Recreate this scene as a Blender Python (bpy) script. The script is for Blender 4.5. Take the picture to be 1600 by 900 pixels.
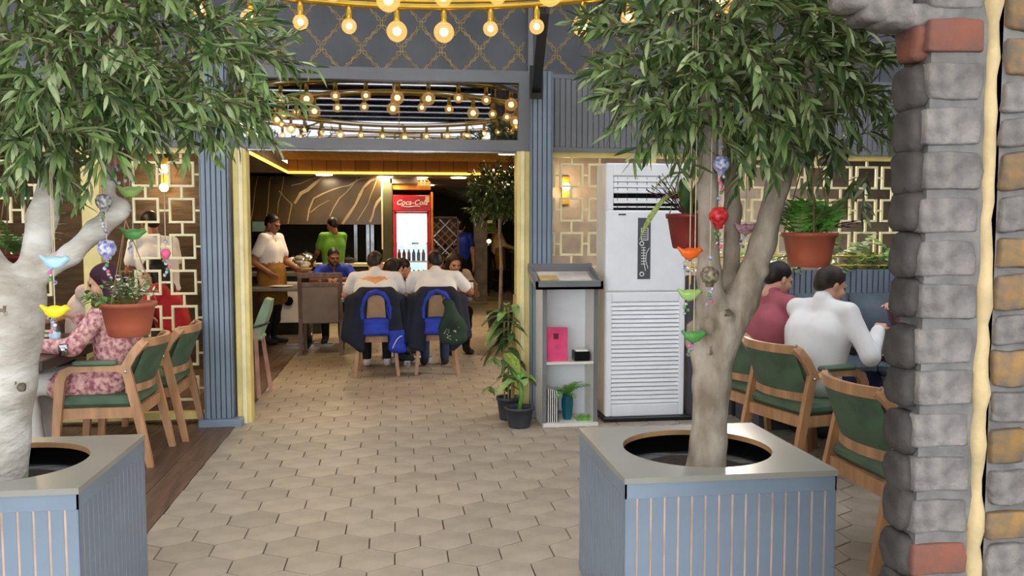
import bpy, bmesh, math, random
import numpy as np
from mathutils import Vector, Matrix, Euler
random.seed(11); RNG = np.random.default_rng(5)
PI = math.pi
SC = bpy.context.scene
COL = SC.collection
for o in list(bpy.data.objects): bpy.data.objects.remove(o)

# ------------------------------------------------------------------ camera, sky, exposure
CAM_H, FPX = 1.55, 1330.0
YAW, PIT = math.radians(7.6), math.atan(92 / FPX)
cd = bpy.data.cameras.new('camera'); cam = bpy.data.objects.new('camera', cd); COL.objects.link(cam)
cd.sensor_fit = 'HORIZONTAL'; cd.sensor_width = 36.0; cd.lens = 36.0 * FPX / 1600; cd.clip_start = .05; cd.clip_end = 200
cam.location = (0, 0, CAM_H); cam.rotation_euler = (PI / 2 - PIT, 0, -YAW)
SC.camera = cam
wd = bpy.data.worlds.new('sky'); SC.world = wd; wd.use_nodes = True
bgn = wd.node_tree.nodes['Background']; bgn.inputs[0].default_value = (.90, .95, 1.0, 1); bgn.inputs[1].default_value = 3.2
vs = SC.view_settings
vs.view_transform = 'Standard'; vs.look = 'None'; vs.gamma = 1; vs.use_curve_mapping = False; vs.exposure = 0.92

FW = (math.sin(YAW) * math.cos(PIT), math.cos(YAW) * math.cos(PIT), -math.sin(PIT))
RT = (math.cos(YAW), -math.sin(YAW), 0)
UP = (math.sin(YAW) * math.sin(PIT), math.cos(YAW) * math.sin(PIT), math.cos(PIT))
def at(px, py, Y):
    a, b = (px - 800) / FPX, (450 - py) / FPX
    d = [FW[i] + a * RT[i] + b * UP[i] for i in range(3)]
    t = Y / d[1]
    return Vector((d[0] * t, Y, CAM_H + d[2] * t))
def pj(p):
    q = (p[0], p[1], p[2] - CAM_H); c = sum(q[i] * FW[i] for i in range(3))
    if c < .05: return (-9999, -9999)
    return (800 + FPX * sum(q[i] * RT[i] for i in range(3)) / c, 450 - FPX * sum(q[i] * UP[i] for i in range(3)) / c)

# ------------------------------------------------------------------ materials
def lin(c):
    return tuple(((v / 255) / 12.92 if v / 255 <= .04045 else ((v / 255 + .055) / 1.055) ** 2.4) for v in c)
MATS = {}
def M(name, rgb, rough=.55, metal=0.0, var=.12, scale=6.0, bump=0.0, bscale=60.0, rnd=0.0, spec=.4, rgb2=None, detail=4.0, stretch=(1, 1, 1), alpha=None, sss=0):
    m = bpy.data.materials.new(name); m.use_nodes = True; MATS[name] = m
    nt = m.node_tree; N = nt.nodes; L = nt.links; b = N['Principled BSDF']
    c = lin(rgb); c2 = lin(rgb2) if rgb2 else tuple(v * (1 - var * 2.2) for v in c)
    c1 = c if rgb2 else tuple(min(1, v * (1 + var)) for v in c)
    tc = N.new('ShaderNodeTexCoord'); mp = N.new('ShaderNodeMapping'); mp.inputs['Scale'].default_value = stretch
    L.new(tc.outputs['Object'], mp.inputs[0])
    no = N.new('ShaderNodeTexNoise'); no.inputs['Scale'].default_value = scale; no.inputs['Detail'].default_value = detail
    L.new(mp.outputs[0], no.inputs['Vector'])
    rp = N.new('ShaderNodeValToRGB'); rp.color_ramp.elements[0].position = .36; rp.color_ramp.elements[1].position = .64
    rp.color_ramp.elements[0].color = (*c2, 1); rp.color_ramp.elements[1].color = (*c1, 1)
    L.new(no.outputs[0], rp.inputs[0]); out = rp.outputs[0]
    if rnd:
        oi = N.new('ShaderNodeObjectInfo'); mr = N.new('ShaderNodeMapRange')
        mr.inputs[3].default_value = 1 - rnd; mr.inputs[4].default_value = 1 + rnd
        L.new(oi.outputs['Random'], mr.inputs[0])
        hs = N.new('ShaderNodeHueSaturation'); L.new(mr.outputs[0], hs.inputs['Value']); L.new(out, hs.inputs['Color']); out = hs.outputs[0]
    L.new(out, b.inputs['Base Color'])
    b.inputs['Roughness'].default_value = rough; b.inputs['Metallic'].default_value = metal
    b.inputs['Specular IOR Level'].default_value = spec
    if bump:
        n2 = N.new('ShaderNodeTexNoise'); n2.inputs['Scale'].default_value = bscale; n2.inputs['Detail'].default_value = 3
        L.new(mp.outputs[0], n2.inputs['Vector'])
        bp = N.new('ShaderNodeBump'); bp.inputs['Strength'].default_value = bump; bp.inputs['Distance'].default_value = .01
        L.new(n2.outputs[0], bp.inputs['Height']); L.new(bp.outputs[0], b.inputs['Normal'])
    return m
def EM(name, rgb, strength):
    m = bpy.data.materials.new(name); m.use_nodes = True; MATS[name] = m
    b = m.node_tree.nodes['Principled BSDF']; b.inputs['Base Color'].default_value = (*lin(rgb), 1)
    b.inputs['Emission Color'].default_value = (*lin(rgb), 1); b.inputs['Emission Strength'].default_value = strength
    return m
def thin_glass(name, rgb, mixf=.15, rough=.03):
    m = bpy.data.materials.new(name); m.use_nodes = True; MATS[name] = m
    nt = m.node_tree; N = nt.nodes; L = nt.links
    for n in list(N):
        if n.type == 'BSDF_PRINCIPLED': N.remove(n)
    t = N.new('ShaderNodeBsdfTransparent'); t.inputs[0].default_value = (*lin(rgb), 1)
    g = N.new('ShaderNodeBsdfGlossy'); g.inputs['Roughness'].default_value = rough; g.inputs[0].default_value = (1, 1, 1, 1)
    mx = N.new('ShaderNodeMixShader'); mx.inputs[0].default_value = mixf
    L.new(t.outputs[0], mx.inputs[1]); L.new(g.outputs[0], mx.inputs[2]); L.new(mx.outputs[0], N['Material Output'].inputs[0])
    return m

def glow_glass(name, rgb, f, st):
    m = thin_glass(name, (255, 240, 210), .10); nt = m.node_tree; N = nt.nodes; L = nt.links
    old = [n for n in N if n.type == 'MIX_SHADER'][0]
    e = N.new('ShaderNodeEmission'); e.inputs[0].default_value = (*lin(rgb), 1); e.inputs[1].default_value = st
    mx = N.new('ShaderNodeMixShader'); mx.inputs[0].default_value = f
    L.new(old.outputs[0], mx.inputs[1]); L.new(e.outputs[0], mx.inputs[2]); L.new(mx.outputs[0], N['Material Output'].inputs[0])
    return m
M('paint', (112, 114, 118), .42, var=.05, scale=3)
M('paint_dark', (84, 86, 92), .5, var=.08, scale=3)
M('paint_blue', (122, 136, 151), .38, var=.05, scale=2.5)
M('planter_top', (146, 144, 134), .3, var=.05, scale=2)
M('groove', (190, 158, 138), .7)
M('groove_dark', (40, 43, 48), .7)
M('yellow', (224, 204, 128), .4, var=.05)
M('cream_lattice', (236, 224, 176), .42, var=.06)
M('gold', (205, 165, 60), .28, metal=.85, var=.08)
M('gold_paint', (160, 138, 84), .5, metal=.2, var=.15, scale=20)
M('black_steel', (28, 28, 30), .4, var=.1)
M('tile', (162, 148, 131), .5, var=.07, scale=5, rnd=.09, bump=.12, bscale=30, rgb2=None, spec=.45)
M('grout', (92, 82, 72), .8)
M('plank', (104, 80, 64), .42, var=.16, scale=4, rnd=.12, stretch=(6, .6, 1), bump=.1)
M('wood', (184, 138, 98), .42, var=.12, scale=5, stretch=(3, 3, .6), rnd=.04)
M('wood_dark', (110, 84, 70), .45, var=.14, scale=5, stretch=(4, 4, .6))
M('wood_tan', (178, 136, 92), .45, var=.1, scale=4)
M('green_fabric', (84, 108, 84), .62, var=.14, scale=5, bump=.1, bscale=200)
M('green_pale', (150, 178, 150), .6, var=.1)
M('grey_fabric', (128, 116, 108), .8, var=.06, bump=.1, bscale=200)
M('table_dark', (62, 50, 46), .3, var=.12, scale=5, stretch=(1, 6, 1))
M('table_grey', (112, 106, 100), .35, var=.1)
M('chrome', (200, 200, 205), .12, metal=1)
M('steel', (150, 152, 156), .25, metal=.9)
M('ac_white', (242, 245, 250), .3, var=.015)
M('ac_side', (226, 222, 214), .35, var=.02)
M('white', (236, 236, 236), .5, var=.02)
M('black_gloss', (14, 14, 16), .2)
M('dark', (26, 24, 22), .7)
M('dark_pot', (58, 62, 70), .45)
M('terracotta', (176, 92, 66), .42, var=.05)
M('dark_red_pot', (122, 42, 36), .4, var=.06)
M('soil', (48, 36, 28), .95, var=.25, scale=30, bump=.5)
M('bark', (186, 174, 158), .85, var=.12, scale=9, bump=1.0, bscale=30, detail=8, rgb2=(128, 114, 96), stretch=(1, 1, .5))
M('bark_white', (212, 208, 200), .8, var=.08, scale=6, bump=.8, bscale=26, detail=8, rgb2=(168, 160, 146), stretch=(1, 1, 2.2))
M('knot', (112, 98, 84), .9, var=.2, scale=30)
M('twig', (112, 96, 72), .8)
M('leaf', (114, 140, 76), .40, var=.22, scale=9, rnd=.25, spec=.5)
M('leaf_light', (168, 184, 132), .45, var=.18, scale=8, rnd=.2)
M('leaf_dark', (66, 96, 52), .45, var=.2, scale=8, rnd=.2)
M('leaf_bright', (104, 168, 64), .45, var=.16, scale=12, rnd=.15)
M('leaf_yellow', (168, 176, 74), .42, var=.2, scale=22, rgb2=(84, 120, 44), stretch=(4, 4, 4))
M('leaf_purple', (96, 60, 66), .5, var=.2)
M('stem', (120, 130, 70), .6)
M('stem_wood', (150, 118, 82), .8)
M('stone_grey', (92, 88, 86), .9, scale=16, rnd=.16, bump=1.0, bscale=34, rgb2=(128, 121, 116), detail=9)
M('stone_dark', (68, 63, 60), .9, var=.2, scale=11, rnd=.12, bump=.7, bscale=28)
M('stone_red', (122, 74, 58), .88, var=.16, scale=12, rnd=.1, bump=.7, bscale=30, rgb2=(104, 72, 64))
M('stone_ochre', (138, 106, 60), .88, var=.14, scale=14, rnd=.14, bump=.7, bscale=26, rgb2=(92, 83, 74))
M('mortar', (110, 107, 104), .95, var=.12, scale=14, bump=.6, bscale=40)
M('mortar_cream', (186, 164, 122), .9, var=.08, scale=10, bump=.5, bscale=30)
M('roof_slat', (24, 21, 20), .95, var=.12, spec=0)
M('marble', (70, 55, 30), .25, var=.18, scale=2)
M('vein', (150, 132, 100), .35, var=.1)
M('brick_wall', (78, 62, 46), .7, var=.2, scale=3, stretch=(1, 1, 6), bump=.5, bscale=12)
M('wall_taupe', (132, 122, 114), .8)
M('wall_green', (70, 72, 48), .8, var=.12, scale=2)
M('wall_dark', (56, 50, 44), .8)
M('ceil_grey', (84, 92, 92), .8)
M('ceil_brick', (150, 106, 48), .7, var=.2)
M('orange_panel', (206, 136, 50), .6)
M('red_gloss', (196, 28, 44), .3)
M('wine', (110, 20, 40), .6)
M('fridge_in', (186, 206, 212), .4)
M('pink_box', (226, 72, 122), .5)
M('teal', (20, 92, 108), .25)
M('paper', (238, 234, 228), .7, var=.02)
M('menu', (200, 190, 182), .5)
M('kraft', (196, 164, 104), .6)
M('bench_blue', (92, 104, 116), .55, var=.1, bump=.08)
M('rope', (206, 190, 160), .8)
M('bead_blue', (66, 72, 160), .3, var=.4, scale=60, rgb2=(220, 220, 235))
M('bead_multi', (210, 206, 200), .3, var=.4, scale=90, rgb2=(60, 40, 70))
M('bead_dark', (86, 40, 46), .35, var=.4, scale=55, rgb2=(150, 150, 120))
M('bead_red', (214, 52, 56), .3, var=.3, scale=60)
M('bead_pink', (232, 96, 140), .3)
M('bird_orange', (240, 104, 32), .35); M('bird_green', (158, 196, 106), .35); M('bird_leaf', (86, 150, 76), .35)
M('bird_blue', (176, 216, 236), .35); M('bird_yellow', (244, 220, 40), .35)
M('plate', (226, 224, 216), .2, var=.02); M('food', (170, 120, 60), .6, var=.3, scale=40)
M('skin', (206, 158, 130), .5, var=.04, spec=.3); M('skin_dark', (150, 100, 74), .5, var=.04, spec=.3)
M('hair', (24, 19, 17), .5, var=.2, scale=30, stretch=(6, 6, 1)); M('hair_brown', (48, 34, 26), .5, var=.2, scale=30)
M('lips', (176, 104, 94), .5); M('eye', (34, 26, 24), .3)
M('c_white', (232, 230, 230), .8, var=.03, bump=.15, bscale=14); M('c_cream', (226, 210, 172), .8, var=.03)
M('c_ochre', (150, 106, 42), .8); M('c_black', (22, 22, 26), .8); M('c_navy', (26, 32, 52), .8, bump=.2, bscale=12); M('c_blue', (30, 62, 190), .6, var=.12)
M('c_green', (110, 168, 58), .8); M('c_pink', (164, 84, 96), .8, var=.06, bump=.15, bscale=16); M('c_red', (190, 34, 40), .8); M('c_mustard', (170, 116, 40), .8)
M('c_denim', (44, 60, 96), .8); M('c_pale', (226, 206, 196), .8); M('c_trouser', (214, 206, 198), .8, var=.04, bump=.15, bscale=12)
M('c_floral', (150, 86, 96), .8, var=.4, scale=34, rgb2=(226, 178, 170), detail=2)
M('c_stripe', (36, 60, 168), .7); M('c_maroon', (56, 24, 38), .8); M('c_lilac', (206, 170, 176), .8, var=.3, scale=70, rgb2=(150, 90, 110))
M('shoe_dark', (44, 46, 50), .6); M('shoe_white', (224, 222, 220), .6)
M('c_orange_print', (232, 168, 110), .8); M('c_forest', (40, 62, 50), .8, var=.1, bump=.2, bscale=14)
M('chalk_green', (46, 92, 38), .7, var=.3, scale=9)
M('pinkwood', (196, 150, 136), .5)
M('screen_blue', (150, 190, 200), .4)
M('candle', (255, 214, 150), .4)
glow_glass('bulb_glass', (255, 196, 110), .30, 1.1); thin_glass('glass', (240, 246, 246), .12); thin_glass('pane', (236, 242, 244), .08)
EM('filament', (255, 214, 140), 14.0); EM('led', (255, 186, 60), 2.6); EM('downlight', (255, 226, 176), 14.0); EM('fridge_glow', (214, 236, 244), .8)
EM('sconce', (255, 206, 120), 16.0)
m = M('mirror', (140, 140, 144), .02, metal=1, var=0)
# brick pattern on the far ceiling tray (too far to pick bricks apart)
def brickify(name, c1, c2, mortar, scale):
    m = MATS[name]; N = m.node_tree.nodes; L = m.node_tree.links; b = N['Principled BSDF']
    t = N.new('ShaderNodeTexBrick'); tc = N.new('ShaderNodeTexCoord'); L.new(tc.outputs['Object'], t.inputs[0])
    t.inputs['Color1'].default_value = (*lin(c1), 1); t.inputs['Color2'].default_value = (*lin(c2), 1); t.inputs['Mortar'].default_value = (*lin(mortar), 1)
    t.inputs['Scale'].default_value = scale; t.inputs['Mortar Size'].default_value = .012
    L.new(t.outputs[0], b.inputs['Base Color'])
brickify('ceil_brick', (168, 118, 54), (140, 96, 42), (84, 58, 26), 2.2)

# ------------------------------------------------------------------ mesh helpers
def wloc(o):
    v = Vector((0, 0, 0))
    while o is not None: v += o.location; o = o.parent
    return v
def tag(o, label=None, cat=None, group=None, kind=None):
    if label: o['label'] = label
    if cat: o['category'] = cat
    if group: o['group'] = group
    if kind: o['kind'] = kind
    return o
def empty(name, loc, label=None, cat=None, group=None, rz=0, kind=None):
    o = bpy.data.objects.new(name, None); COL.objects.link(o); o.location = loc; o.rotation_euler = (0, 0, rz); o.empty_display_size = .1
    return tag(o, label, cat, group, kind)
def link(name, me, parent=None, loc=(0, 0, 0), rot=None):
    o = bpy.data.objects.new(name, me); COL.objects.link(o); o.parent = parent; o.location = loc
    if rot is not None: o.rotation_euler = rot
    return o
def copy_tree(o, parent=None):
    c = o.copy(); COL.objects.link(c); c.parent = parent
    for ch in list(o.children): copy_tree(ch, c)
    return c
def mesh_from(name, V, Fc, mats, mi=None, smooth=False):
    me = bpy.data.meshes.new(name); me.from_pydata([tuple(v) for v in V], [], [tuple(f) for f in Fc])
    for k in (mats if isinstance(mats, (list, tuple)) else [mats]): me.materials.append(MATS[k] if isinstance(k, str) else k)
    if mi is not None: me.polygons.foreach_set('material_index', np.array(mi, dtype=np.int32))
    if smooth: me.polygons.foreach_set('use_smooth', np.ones(len(me.polygons), dtype=bool))
    me.update(); return me
class MB:
    def __init__(s): s.v = []; s.f = []; s.m = []; s.k = 0
    def _add(s, V, Fc):
        n = len(s.v); s.v += [Vector(p) for p in V]; s.f += [[i + n for i in q] for q in Fc]; s.m += [s.k] * len(Fc); return s
    def mat(s, k): s.k = k; return s
    def box(s, x0, x1, y0, y1, z0, z1):
        return s._add([(x0, y0, z0), (x1, y0, z0), (x1, y1, z0), (x0, y1, z0), (x0, y0, z1), (x1, y0, z1), (x1, y1, z1), (x0, y1, z1)],
                      [(0, 3, 2, 1), (4, 5, 6, 7), (0, 1, 5, 4), (1, 2, 6, 5), (2, 3, 7, 6), (3, 0, 4, 7)])
    def cbox(s, x0, x1, y0, y1, z0, z1, c=.006):
        # chamfered box
        V = []; idx = {}
        for a, x in ((0, x0), (1, x1)):
            for b, y in ((0, y0), (1, y1)):
                for d, z in ((0, z0), (1, z1)):
                    sx, sy, sz = (c if a == 0 else -c), (c if b == 0 else -c), (c if d == 0 else -c)
                    for ax, p in enumerate(((x, y + sy, z + sz), (x + sx, y, z + sz), (x + sx, y + sy, z))):
                        idx[(a, b, d, ax)] = len(V); V.append(p)
        Fc = []
        for ax in range(3):
            for sd in (0, 1):
                o = [i for i in range(3) if i != ax]; q = []
                for (u, w) in ((0, 0), (1, 0), (1, 1), (0, 1)):
                    k = [0, 0, 0]; k[ax] = sd; k[o[0]] = u; k[o[1]] = w; q.append(idx[(*k, ax)])
                if (sd == 0) ^ (ax == 1): q.reverse()
                Fc.append(q)
        for ax in range(3):
            o = [i for i in range(3) if i != ax]
            for (u, w) in ((0, 0), (1, 0), (1, 1), (0, 1)):
                k0 = [0, 0, 0]; k0[o[0]] = u; k0[o[1]] = w; k1 = list(k0); k1[ax] = 1
                Fc.append([idx[(*k0, o[0])], idx[(*k1, o[0])], idx[(*k1, o[1])], idx[(*k0, o[1])]])
        for a in (0, 1):
            for b in (0, 1):
                for d in (0, 1): Fc.append([idx[(a, b, d, 0)], idx[(a, b, d, 1)], idx[(a, b, d, 2)]])
        cc = Vector(((x0 + x1) / 2, (y0 + y1) / 2, (z0 + z1) / 2))
        for q in Fc:
            P = [Vector(V[i]) for i in q]; n = (P[1] - P[0]).cross(P[2] - P[0])
            if n.dot(sum(P, Vector()) / len(P) - cc) < 0: q.reverse()
        return s._add(V, Fc)
    def sweep(s, path, w, h, up=(0, 0, 1)):
        # rectangular section (w sideways, h along up) along a path
        P = [Vector(p) for p in path]; V = []; Fc = []; up = Vector(up); n = len(P)
        for i, p in enumerate(P):
            t = ((P[min(i + 1, n - 1)] - P[i]).normalized() + (P[i] - P[max(i - 1, 0)]).normalized())
            t = t.normalized() if t.length > 1e-6 else (P[-1] - P[0]).normalized()
            sd = t.cross(up); sd = sd.normalized() if sd.length > 1e-4 else Vector((1, 0, 0)); u = sd.cross(t).normalized()
            ww = w[i] if isinstance(w, (list, tuple)) else w; hh = h[i] if isinstance(h, (list, tuple)) else h
            for a, b in ((-1, -1), (1, -1), (1, 1), (-1, 1)): V.append(p + sd * a * ww / 2 + u * b * hh / 2)
        for i in range(n - 1):
            for k in range(4): a, b = i * 4 + k, i * 4 + (k + 1) % 4; Fc.append((a, b, b + 4, a + 4))
        Fc.append((3, 2, 1, 0)); e = (n - 1) * 4; Fc.append((e, e + 1, e + 2, e + 3))
        return s._add(V, Fc)
    def tube(s, path, r, n=8, closed=False):
        P = [Vector(p) for p in path]; V = []; Fc = []; N = len(P); up = Vector((0, 0, 1)); last = None
        for i, p in enumerate(P):
            if closed: t = (P[(i + 1) % N] - P[i - 1]).normalized()
            else:
                t = (P[min(i + 1, N - 1)] - P[max(i - 1, 0)])
                t = t.normalized() if t.length > 1e-9 else Vector((0, 0, 1))
            if last is None: a = t.cross(up if abs(t.z) < .95 else Vector((1, 0, 0))).normalized()
            else:
                a = last - t * last.dot(t); a = a.normalized() if a.length > 1e-5 else t.cross(up).normalized()
            last = a; b = t.cross(a); rr = r[i] if isinstance(r, (list, tuple)) else r
            for k in range(n): th = 2 * PI * k / n; V.append(p + (a * math.cos(th) + b * math.sin(th)) * rr)
        for i in range(N if closed else N - 1):
            j = (i + 1) % N
            for k in range(n): Fc.append((i * n + k, i * n + (k + 1) % n, j * n + (k + 1) % n, j * n + k))
        if not closed: Fc.append(list(range(n - 1, -1, -1))); Fc.append([(N - 1) * n + k for k in range(n)])
        return s._add(V, Fc)
    def lathe(s, prof, c=(0, 0, 0), n=20, sx=1, sy=1):
        V = []; Fc = []; c = Vector(c)
        for (r, z) in prof:
            for k in range(n): th = 2 * PI * k / n; V.append(c + Vector((r * sx * math.cos(th), r * sy * math.sin(th), z)))
        for i in range(len(prof) - 1):
            for k in range(n): Fc.append((i * n + k, i * n + (k + 1) % n, (i + 1) * n + (k + 1) % n, (i + 1) * n + k))
        if prof[0][0] > 1e-4: Fc.append(list(range(n - 1, -1, -1)))
        if prof[-1][0] > 1e-4: Fc.append([(len(prof) - 1) * n + k for k in range(n)])
        return s._add(V, Fc)
    def ball(s, c, r, n=10, sx=1, sy=1, sz=1):
        return s.lathe([(max(1e-5, r * math.sin(PI * i / (n // 2 + 1))), -r * sz * math.cos(PI * i / (n // 2 + 1))) for i in range(n // 2 + 2)], c, n, sx, sy)
    def poly(s, pts, th, axis='y', y0=0):
        # extrude a 2-D outline (u, z) along y
        n = len(pts); V = [(u, y0, z) for u, z in pts] + [(u, y0 + th, z) for u, z in pts]
        Fc = [list(range(n)), list(range(2 * n - 1, n - 1, -1))] + [(i, i + n, (i + 1) % n + n, (i + 1) % n) for i in range(n)]
        return s._add(V, Fc)
    def grid(s, fn, nu, nv, thick=None):
        V = [fn(i / nu, j / nv) for i in range(nu + 1) for j in range(nv + 1)]
        Fc = [(i * (nv + 1) + j, (i + 1) * (nv + 1) + j, (i + 1) * (nv + 1) + j + 1, i * (nv + 1) + j + 1) for i in range(nu) for j in range(nv)]
        return s._add(V, Fc)
    def build(s, name, mats, parent=None, smooth=False, local=False):
        off = Vector((0, 0, 0)) if (local or parent is None) else wloc(parent)
        me = mesh_from(name, [v - off for v in s.v], s.f, mats, s.m, smooth)
        if len(s.f):
            bm = bmesh.new(); bm.from_mesh(me); bmesh.ops.recalc_face_normals(bm, faces=bm.faces); bm.to_mesh(me); bm.free()
        return link(name, me, parent)
def struct(o, label=None):
    return tag(o, label, None, None, 'structure')
# ------------------------------------------------------------------ the setting: floor
YF = 7.0                                                     # plane of the shop front
fl = struct(MB().box(-9, 9, -6, 24, -.12, -.005).build('floor', 'grout'), 'grey hexagonal tile floor with a strip of brown planks')
W = .25; RP = W * .8660254; XB = -1.28
def hexmesh(half):
    g = .0035; R = W / math.sqrt(3) - g; V = []; zt, zb, bv = .004, -.006, .004
    ang = [PI / 2 + i * PI / 3 for i in range(6)]
    def ring(r, z):
        P = [(r * math.cos(a), r * math.sin(a), z) for a in ang]
        if half: P = [(max(p[0], .0), p[1], z) for p in P if p[0] > -1e-4 or abs(p[0]) < 1e-4]
        return P
    A, B, C = ring(R, zb), ring(R, zt - .002), ring(R - bv, zt); n = len(A)
    Fc = [tuple(2 * n + i for i in range(n))]
    for i in range(n):
        j = (i + 1) % n; Fc += [(i, j, n + j, n + i), (n + i, n + j, 2 * n + j, 2 * n + i)]
    me = mesh_from('tile', A + B + C, Fc, 'tile')
    bm = bmesh.new(); bm.from_mesh(me); bmesh.ops.recalc_face_normals(bm, faces=bm.faces); bm.to_mesh(me); bm.free()
    return me
HX, HH = hexmesh(False), hexmesh(True)
cells = []
for r in range(0, 92):
    y = 2.0 + r * RP
    for c in range(0, 30):
        x = XB + c * W + (W / 2 if r % 2 else 0)
        half = (c == 0 and r % 2 == 0)
        u = pj((x, y, 0)); hid = (.8 < x < 1.62 and 2.7 < y < 3.75) or (y < 3.72 and x < .8 and u[1] > 905) or x < -1.3
        vis = -20 < u[0] < 1430 and u[1] < 912 and not (x > .82 and y < 3.7 and u[0] < 1300) and not (905 < u[0] < 1300 and u[1] > 672)
        cells.append((y + abs(x) * .15 if vis else 99, x, y, half))
cells.sort(key=lambda q: q[0])
rest_v, rest_f = [], []
for i, (k, x, y, half) in enumerate(cells):
    me = HH if half else HX
    if i < 300 and k < 50: link('tile', me, fl, (x, y, random.uniform(-.0008, .0008)))
    elif y < 22:
        n = len(rest_v); rest_v += [(v.co.x + x, v.co.y + y, v.co.z) for v in me.vertices]; rest_f += [[a + n for a in p.vertices] for p in me.polygons]
tag(link('far_tiles', mesh_from('far_tiles', rest_v, rest_f, 'tile'), fl), None, None, None, 'stuff')
pk = {}
for i in range(14):
    x1 = XB - .004 - i * .19; y = 2.2 - (i * .47) % 1.1
    while y < 12:
        y2 = min(y + 1.2, 12.2); L = round(y2 - y, 2)
        if L not in pk: pk[L] = mesh_from('plank', *(lambda b: (b.v, b.f))(MB().cbox(-.0935, .0935, 0, L - .004, -.01, .004, .002)), 'plank')
        link('plank', pk[L], fl, (x1 - .095, y, 0)); y = y2

# ------------------------------------------------------------------ the setting: shop front
front = struct(empty('wall_front', (0, YF, 0)), 'grey-blue painted shop front')
MB().box(-7, -1.55, YF + .02, YF + .14, 2.2, 2.82).box(1.24, 7, YF + .02, YF + .14, 2.2, 2.82).box(-7, 7, YF + .01, YF + .16, 2.82, 3.75).box(4.56, 7, YF, YF + .14, 0, 2.2).box(-7, -4.6, YF, YF + .14, 0, 2.2).build('panel', 'groove_dark', front)
for (a_, b_) in ((-7, -1.51), (1.24, 7)):
    for (c_, d_) in ((2.19, 2.225), (2.785, 2.82)): MB().box(a_, b_, YF - .012, YF + .02, c_, d_).build('rail', 'paint', front)
sl = mesh_from('slat', *(lambda b: (b.v, b.f))(MB().cbox(-.0215, .0215, -.012, .02, 2.225, 2.785, .003)), 'paint')
x = 1.262
while x < 5.6: link('slat', sl, front, (x, 0, 0)); x += .0468
x = -1.54
while x > -3.4: link('slat', sl, front, (x, 0, 0)); x -= .0468
fr = MB(); fr.box(-7, -1.33, YF - .004, YF + .012, 2.82, 3.75); fr.box(-1.33, 1.06, YF - .004, YF + .012, 2.82, 3.75); fr.box(1.10, 7, YF - .004, YF + .012, 2.82, 3.75)
fr.build('frieze_board', 'paint_dark', front)
# gilded ogee trellis on the frieze
pat = MB(); cw, ch = .315, .40
q = [(.06, 1.0), (.06, .80), (.20, .72), (.24, .62), (.36, .60), (.50, .50), (.52, .38), (.66, .34), (.74, .26), (.80, .10), (1.0, .10)]
def trel(x0, x1):
    i = 0
    for i in range(-24, 30):
        for j in range(0, 6):
            cx, cz = -1.22 + i * cw * .5, 2.89 + j * ch * .5 - .1
            if (i + j) % 2: continue
            for sx in (-1, 1):
                for sz in (-1, 1):
                    pts = [(cx + sx * u * cw * .5, cz + sz * w * ch * .5) for u, w in q]
                    pts = [p for p in pts if 2.825 < p[1] < 3.72 and x0 < p[0] < x1]
                    if len(pts) > 1: pat.sweep([(p[0], YF - .006, p[1]) for p in pts], .0075, .004, up=(0, 1, .001))
trel(-3.2, 1.05); trel(1.11, 5.2)
pat.build('trellis_inlay', 'gold_paint', front)

def fluted_post(name, x0, x1, z1, n, label):
    r = struct(empty(name, ((x0 + x1) / 2, YF - .1, 0)), label)
    MB().box(x0, x1, YF - .13, YF + .14, 0, z1).build('core', 'groove_dark', r)
    w = (x1 - x0) / n
    me = mesh_from('slat', *(lambda b: (b.v, b.f))(MB().cbox(-w / 2 + .003, w / 2 - .003, -.012, .0, .06, z1, .003)), 'paint_blue')
    for i in range(n): link('slat', me, r, (x0 + w * (i + .5) - r.location.x, YF - .13 - r.location.y, 0))
    ws = .27 / 5
    ms = mesh_from('slat', *(lambda b: (b.v, b.f))(MB().cbox(-.012, .0, -ws / 2 + .003, ws / 2 - .003, .06, z1, .003)), 'paint_blue')
    for sd in (0, 1):
        for i in range(5):
            o = link('slat', ms, r, ((x0 if sd == 0 else x1 + .012) - r.location.x, YF - .13 + ws * (i + .5) - r.location.y, 0))
    MB().cbox(x0 - .05, x1 + .085, YF - .19, YF + .14, 0, .06, .006).build('plinth', 'paint_blue', r)
    return r
fluted_post('trim_1', -1.51, -1.315, 2.82, 5, 'fluted blue-grey post left of the entrance')
fluted_post('trim_2', 1.085, 1.24, 2.82, 4, 'fluted blue-grey post right of the entrance')
struct(MB().box(-1.315, 1.085, YF - .06, YF + .1, 2.735, 2.83).box(-1.315, 1.085, YF - .06, YF + .1, 2.185, 2.272).box(-1.315, -1.25, YF - .06, YF + .1, 2.272, 2.735).box(.985, 1.085, YF - .06, YF + .1, 2.272, 2.735).box(1.06, 1.10, YF - .05, YF + .02, 2.82, 3.75).build('trim_3', 'paint'), 'grey transom frame above the entrance')
w1 = struct(MB().box(-1.25, .985, YF - .01, YF, 2.272, 2.735).build('window_1', 'mirror'), 'mirrored transom pane reflecting the festoon bulbs')
d1 = struct(empty('door_1', (0, YF, 0)), 'open entrance with pale yellow jambs')
MB().cbox(-1.285, -1.175, YF - .06, YF + .09, 0, 2.185, .006).build('jamb', 'yellow', d1)
MB().cbox(-1.24, -1.205, YF - .075, YF - .06, 0, 2.185, .004).build('moulding', 'cream_lattice', d1)
MB().cbox(.965, 1.075, YF - .06, YF + .09, 0, 2.185, .006).build('jamb', 'yellow', d1)
MB().cbox(.995, 1.03, YF - .075, YF - .06, 0, 2.185, .004).build('moulding', 'cream_lattice', d1)
MB().box(-1.175, .965, YF - .02, YF + .05, 2.17, 2.185).build('head', 'steel', d1)

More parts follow.
